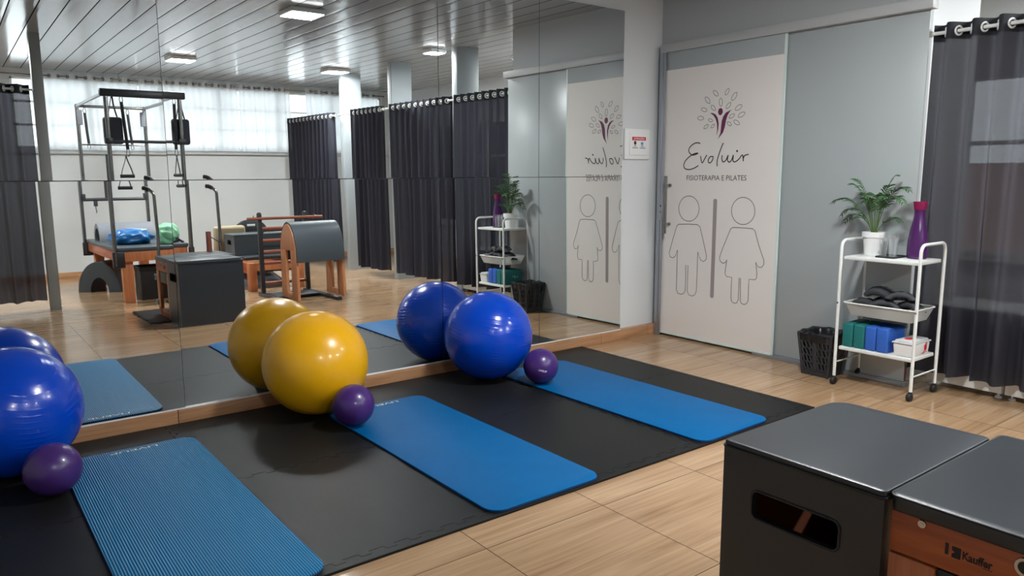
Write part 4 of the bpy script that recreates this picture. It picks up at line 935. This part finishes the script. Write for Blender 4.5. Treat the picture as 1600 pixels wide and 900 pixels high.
def carabiner(x, y, z, h=.075, w=.018):
    pts = [(x + w * math.sin(q) * (1.0 if math.cos(q) < 0 else .75), y, z - h / 2 + h / 2 * math.cos(q)) for q in [2 * PI * i / 20 for i in range(20)]]
    return MB().tube(pts, .0042, 8, closed=True)
def hanging(x, y, ztop, zs0, zs1, slant=0.0, name='spring_strap', w=.017):
    c = carabiner(x, y, ztop).build('carabiner', M['chrome'], t)
    MB().tube([(x, y, ztop - .07), (x + slant * .5, y, (zs0 + zs1) / 2), (x + slant, y, zs1)], w, 12).build(name, M['webbing'], c)
    carabiner(x + slant, y, zs1 + .005, .08).build('lower_carabiner', M['chrome'], c)
hanging(1.640, PY1, ZT - .045, 2.06, 1.58, .03)
hanging(2.235, PY1, ZT - .045, 2.06, 1.58, -.01)
hanging(1.575, PY0, ZT - .035, 2.0, 1.70, .02)
hanging(2.085, PY0, ZT - .035, 2.0, 1.70, .03)
for x in (2.05,): MB().tube([(x, PY1, ZT - .05), (x, PY1, ZT - .075), (x + .012, PY1, ZT - .085)], .004, 8).build('small_hook', M['steel'], t)
for x, lab, dx in ((PX0 + .012, 'navy padded cuff hanging on the trapeze pole nearest the steel column', .048), (PX1 - .012, 'navy padded cuff hanging on the trapeze pole at the mirror joint', .022)):
    c = thing('padded_cuff', lab, 'padded cuff', (x, PY1 - .07, 1.62), 'padded cuffs on the trapeze frame')
    y0 = PY1 - .085
    mb = MB(); sh = rrect(x - .095 + dx, 1.635, x + .095 + dx, 1.925, .03, 6)
    mb.prism(sh, (0, y0 + .058, 0), EX, EZ, (0, -.075, 0), .022); mb.build('padding', M['fuzzy'], c)
    MB().tube(smooth_path([(x - .04 + dx, y0 + .02, 1.92), (x - .02 + dx, y0 + .04, 2.04), (x + dx, y0 + .085, 2.145), (x + .02 + dx, y0 + .04, 2.04), (x + .05 + dx, y0 + .02, 1.92)], 5), .012, 8, flat=.4).build('strap', M['webbing'], c)
def grip(x, y, ztop, ang, label, wd=.060):
    g = thing('hand_grip', label, 'hand grip', (x, y, ztop - .25), 'strap hand grips on the trapeze frame'); d = Vector((math.cos(ang), math.sin(ang), 0)); c = Vector((x, y, 0))
    a, b = c - d * wd + EZ * (ztop - .22), c + d * wd + EZ * (ztop - .22)
    MB().tube(smooth_path([a, c - d * wd * .75 + EZ * (ztop - .15), c - d * .012 + EZ * (ztop - .05), c + EZ * ztop, c + d * .012 + EZ * (ztop - .05), c + d * wd * .75 + EZ * (ztop - .15), b], 5), .011, 8, flat=.35).build('strap_loop', M['webbing'], g)
    MB().cyl(a - d * .012, b + d * .012, .0185, 16).build('grip_tube', M['black_plastic'], g)
grip(1.645, PY1, 1.510, .1, 'black triangular hand grip hanging below the padded cuff, strap spread open')
grip(2.225, PY1, 1.510, 1.35, 'black hand grip hanging by the mirror joint, seen edge-on')
# things on and under the trapeze table
t = thing('foam_arc', 'grey foam half roll lying on the trapeze table', 'foam roll', (1.86, -2.35, .6303))
def arch(mb, x0, x1, cy, z0, ro, ri, ho, hi, n=28):
    out = [(cy + ro * math.cos(PI * i / n), z0 + ho * math.sin(PI * i / n)) for i in range(n + 1)]; inn = [(cy + ri * math.cos(PI * i / n), z0 + hi * math.sin(PI * i / n)) for i in range(n + 1)]
    f = lambda p, x: mb.bm.verts.new((x, p[0], p[1])); A, B, C_, D_ = [f(p, x0) for p in out], [f(p, x0) for p in inn], [f(p, x1) for p in out], [f(p, x1) for p in inn]
    for i in range(n):
        for q in ((A[i], A[i + 1], B[i + 1], B[i]), (C_[i], D_[i], D_[i + 1], C_[i + 1]), (A[i], C_[i], C_[i + 1], A[i + 1]), (B[i], B[i + 1], D_[i + 1], D_[i])): mb.bm.faces.new(q)
    for i in (0, n): mb.bm.faces.new((A[i], B[i], D_[i], C_[i]))
    return mb
arch(MB(), 1.545, 2.185, -2.33, .6306, .235, .175, .225, .165).build('foam_shell', M['foam_light'], t, smooth=40)
def lumpy(c, s, seed, flat=.0, crease=.16, n=3):
    rnd = random.Random(seed); b = bmesh.new(); bmesh.ops.create_icosphere(b, subdivisions=4, radius=1); ks = [(Vector((rnd.uniform(-1, 1), rnd.uniform(-1, 1), rnd.uniform(-1, 1))).normalized(), rnd.uniform(3, 9), rnd.uniform(0, 6)) for _ in range(9)]
    for v in b.verts:
        p = v.co.copy(); k = 1 + sum(abs(math.sin(p.dot(d) * f + h)) * crease / (1 + .25 * f) for d, f, h in ks) - crease
        q = Vector((math.copysign(abs(p.x) ** .8, p.x) * s[0], math.copysign(abs(p.y) ** .8, p.y) * s[1], p.z * s[2])) * k
        v.co = Vector(c) + Vector((q.x, q.y, max(q.z, -s[2] * .93 + .002)))
    mb = MB(); mb._merge(b); return mb
def rest(o, z):
    lo = min(v.co.z for v in o.data.vertices) ; 
    for v in o.data.vertices: v.co.z += (z - o.location.z) - lo
t = thing('plastic_bag', 'crumpled blue plastic bag on the trapeze table', 'bag', (1.83, -1.42, .6303))
o = lumpy((1.79, -1.56, .71), (.18, .24, .08), 3, crease=.20).build('bag', M['blue_bag'], t, smooth=80); rest(o, -.0)
MB().prism(rrect(-.05, -.18, .05, .20, .03), (1.82, -1.55, .778), Vector((.94, .1, .22)).normalized(), Vector((.42, .9, -.02)).normalized(), (0, 0, .02), .006).build('folded_sheet', M['pale_bag'], t)
t = thing('plastic_bag', 'crumpled mint green plastic bag on the trapeze table', 'bag', (2.09, -1.12, .6303))
o = lumpy((2.12, -1.16, .74), (.095, .13, .11), 8, crease=.20).build('bag', M['green_bag'], t, smooth=80); rest(o, 0)
t = thing('strap_bundle', 'black strap bundle at the corner of the trapeze table', 'straps', (2.17, -.93, .6303))
MB().tube(smooth_path([(2.10, -.90, .640), (2.14, -.88, .655), (2.18, -.90, .675), (2.22, -.92, .645), (2.245, -.96, .641), (2.20, -.97, .66), (2.15, -.95, .645)], 6), .011, 8, flat=.8).build('strap', M['webbing'], t)
MB().box((2.155, -.925, .645), (2.185, -.885, .70), .006).build('buckle', M['black_plastic'], t)
t = thing('spine_corrector', 'dark grey arched foam barrel on the floor under the trapeze table', 'foam barrel', (1.60, -2.24, 0))
mb = arch(MB(), -.17, .17, 0, .0008, .27, .115, .385, .185)
bmesh.ops.rotate(mb.bm, verts=mb.bm.verts[:], cent=(0, 0, 0), matrix=Matrix.Rotation(math.radians(128), 3, 'Z')); bmesh.ops.translate(mb.bm, verts=mb.bm.verts[:], vec=(1.60, -2.28, 0))
mb.build('arched_foam', M['vinyl_grey'], t, smooth=40)
t = thing('storage_crate', 'black plastic crate under the trapeze table', 'crate', (1.95, -1.16, 0))
mb = MB(); tp = [(1.76, -1.36), (2.085, -1.36), (2.085, -1.02), (1.76, -1.02)]
mb.box((1.77, -1.35, .0005), (2.075, -1.03, .012)); 
for lo, hi in (((1.765, -1.36, .001), (2.08, -1.35, .38)), ((1.765, -1.03, .001), (2.08, -1.02, .38)), ((1.765, -1.35, .001), (1.775, -1.03, .38)), ((2.07, -1.35, .001), (2.08, -1.03, .38))): mb.box(lo, hi, .002)
mb.build('body', M['black_plastic'], t); MB().box((1.755, -1.37, .335), (2.09, -1.36, .385), .003).box((1.755, -1.02, .335), (2.09, -1.01, .385), .003).box((1.755, -1.36, .335), (1.765, -1.02, .385), .003).box((2.08, -1.36, .335), (2.09, -1.02, .385), .003).build('rim', M['black_plastic'], t)

# ------------------------------------------------------------------ ladder barrel
t = thing('ladder_barrel', 'ladder barrel with plywood arches, grey padded barrel and black rung ladder', 'ladder barrel', (3.22, .2, 0))
BYc, HWd, ZA, SPR = .41, .225, .862, .49
def arch_panel(x0, x1):
    n = 24; out = [(BYc + HWd * math.cos(PI * i / n), SPR + (ZA - SPR) * math.sin(PI * i / n)) for i in range(n + 1)]
    poly = [(BYc + HWd, .03)] + out + [(BYc - HWd, .03), (BYc - HWd + .105, .03)]
    sl = [(BYc - .08, .12), (BYc - .08, .575), (BYc + .08, .575), (BYc + .08, .12)]
    # arch with legs and a slot, drawn as upper part + two legs + foot rail
    up = [(BYc + HWd, .575), (BYc + HWd * .975, .575)] and [p for p in out if p[1] >= .575]
    mb = MB()
    mb.prism([(BYc + HWd * .985, .575)] + up + [(BYc - HWd * .985, .575)], (x0, 0, 0), EY, EZ, (x1 - x0, 0, 0), .003)
    for s in (-1, 1): mb.prism([(BYc + s * .075, .04), (BYc + s * (HWd + .015), .04), (BYc + s * HWd, .45), (BYc + s * HWd * .985, .5745), (BYc + s * .075, .5745)], (x0, 0, 0), EY, EZ, (x1 - x0, 0, 0), .003)
    mb.prism([(BYc - .075, .04), (BYc + .075, .04), (BYc + .075, .11), (BYc - .075, .11)], (x0, 0, 0), EY, EZ, (x1 - x0, 0, 0), .003)
    return mb
BX0, BX1 = 2.99, 3.55
for x0, x1 in ((BX0, BX0 + .03), (BX1 - .03, BX1)): arch_panel(x0, x1).build('arch_panel', M['wood_ply'], t)
mb = MB(); n = 28; ro, ri = HWd + .022, HWd + .002
def bp(i, k, x):
    a = -.10 + (PI + .20) * i / n; r_ = (ro, ZA + .022 - SPR) if k else (ri, ZA + .002 - SPR); return mb.bm.verts.new((x, BYc + r_[0] * math.cos(a), SPR + r_[1] * math.sin(a)))
G = [[bp(i, k, x) for i in range(n + 1)] for k, x in ((1, BX0 + .006), (1, BX1 - .006), (0, BX1 - .006), (0, BX0 + .006))]
for q in range(4):
    for i in range(n): mb.bm.faces.new((G[q][i], G[q][i + 1], G[(q + 1) % 4][i + 1], G[(q + 1) % 4][i]))
for i in (0, n): mb.bm.faces.new([G[q][i] for q in range(4)])
mb.build('barrel_pad', M['vinyl_grey'], t, smooth=40)
LX0, LX1, LY = 2.915, 3.46, -.24
for x in (LX0, LX1):
    p = MB().box((x - .022, LY - .03, .04), (x + .022, LY + .03, .955), .006).sphere((x, LY, .955), .027, (1, 1, .8), 14, 10).build('ladder_post', M['black_metal'], t)
    for z in (.16, .385, .515, .645, .785): MB().lathe([(0, -.024), (.006, -.024), (.007, -.022)], (x + .0, LY, z), 10, 'x').build('bolt', M['chrome'], p)
    MB().box((x - .028, LY - .10, .0005), (x + .028, BYc + HWd + .03, .039), .004).build('skid', M['black_metal'], t)
for z in (.15, .385, .515, .645, .785): MB().cyl((LX0 + .022, LY, z), (LX1 - .022, LY, z), .019, 14).build('rung', M['wood_rung'], t)
dw = MB().cyl((LX0 - .15, LY + .045, .905), (LX1 + .20, LY + .045, .905), .0165, 14).build('long_dowel', M['wood_rung'], t)
for x in (LX0 - .08, LX1 + .10): MB().cyl((x, LY + .045, .905), (x, LY + .045, .94), .006, 8).build('peg', M['wood_rung'], dw)
MB().box((LX0 + .03, LY + .03, .020), (LX1 - .03, BYc - HWd - .02, .038), .003).build('foot_plate', M['vinyl_grey'], t)
for x0 in (BX0 - .008, BX1 - .062): MB().box((x0, BYc - HWd - .06, .0395), (x0 + .07, BYc + HWd + .05, .0398 + .02), .003).build('foot_block', M['wood_orange'], t) if False else None
# ------------------------------------------------------------------ reformer behind it
t = thing('reformer', 'low orange wood reformer with black foot bar behind the ladder barrel', 'reformer', (3.26, -1.85, 0))
RX0, RX1, RY0, RY1 = 2.915, 3.60, -3.05, -.70
for x in (RX0, RX1 - .09):
    for y in (RY1 - .11, RY0):
        MB().box((x, y, .0005), (x + .09, y + .11, .345), .005).build('leg', M['wood_orange'], t)
for x in (RX0, RX1 - .035): MB().box((x, RY0 + .111, .215), (x + .035, RY1 - .111, .345), .003).build('side_rail', M['wood_shaded'], t)
for y in (RY1 - .04, RY0): MB().box((RX0 + .091, y, .25), (RX1 - .091, y + .04, .345), .003).build('end_rail', M['wood_orange'], t)
cg = MB().box((RX0 + .045, -1.76, .355), (RX1 - .045, -1.02, .400), .012).build('carriage', M['vinyl'], t)
hr = MB(); hr.prism([(3.20 + .225 + .225 * math.cos(PI * i / 20), .66 + .16 * math.sin(PI * i / 20)) for i in range(21)], (0, -2.12, 0), EX, EZ, (0, -.06, 0), .008)
hr.box((3.30, -2.17, .345), (3.55, -2.13, .665), .004); hr.build('arched_backrest', M['vinyl'], t)
MB().box((3.37, -2.122, .725), (3.48, -2.1188, .755), .001).build('backrest_slot', M['lid'], t)
MB().tube(fillet([(3.13, -.86, .335), (3.19, -.98, .72), (3.50, -.98, .72), (3.55, -.86, .335)], .04), .015, 12).build('foot_bar', M['black_metal'], t)
MB().box((RX0 + .04, -1.0, .20), (RX1 - .04, -.96, .24), .003).build('spring_bar', M['black_metal'], t)
MB().cyl((RX1 - .12, RY1 + .002, .27), (RX1 - .12, RY1 + .03, .27), .03, 16).build('pulley', M['black_plastic'], t)
vinyl_box('slate upholstered box with hand hole standing on the reformer carriage', RX0 + .02, RX1 - .02, -1.72, -1.30, .4005, .665, (-1.58, -1.44, .53, .59, .012), 'vinyl_grey')
t = thing('canvas_cushion', 'beige canvas cushion leaning behind the box on the reformer', 'cushion', (3.08, -2.02, .3465))
MB().box((2.86, -1.985, .36), (3.27, -1.875, .755), .04, 4, rot=Matrix.Rotation(math.radians(-5), 3, 'X')).build('cushion', M['beige'], t, smooth=60)
t = thing('foam_wedge', 'grey foam wedge on the floor under the reformer', 'foam wedge', (3.26, -1.35, 0))
MB().prism([(-1.75, .0005), (-1.0, .0005), (-1.0, .05), (-1.75, .17)], (3.03, 0, 0), EY, EZ, (.46, 0, 0), .006).build('wedge', M['foam_light'], t)
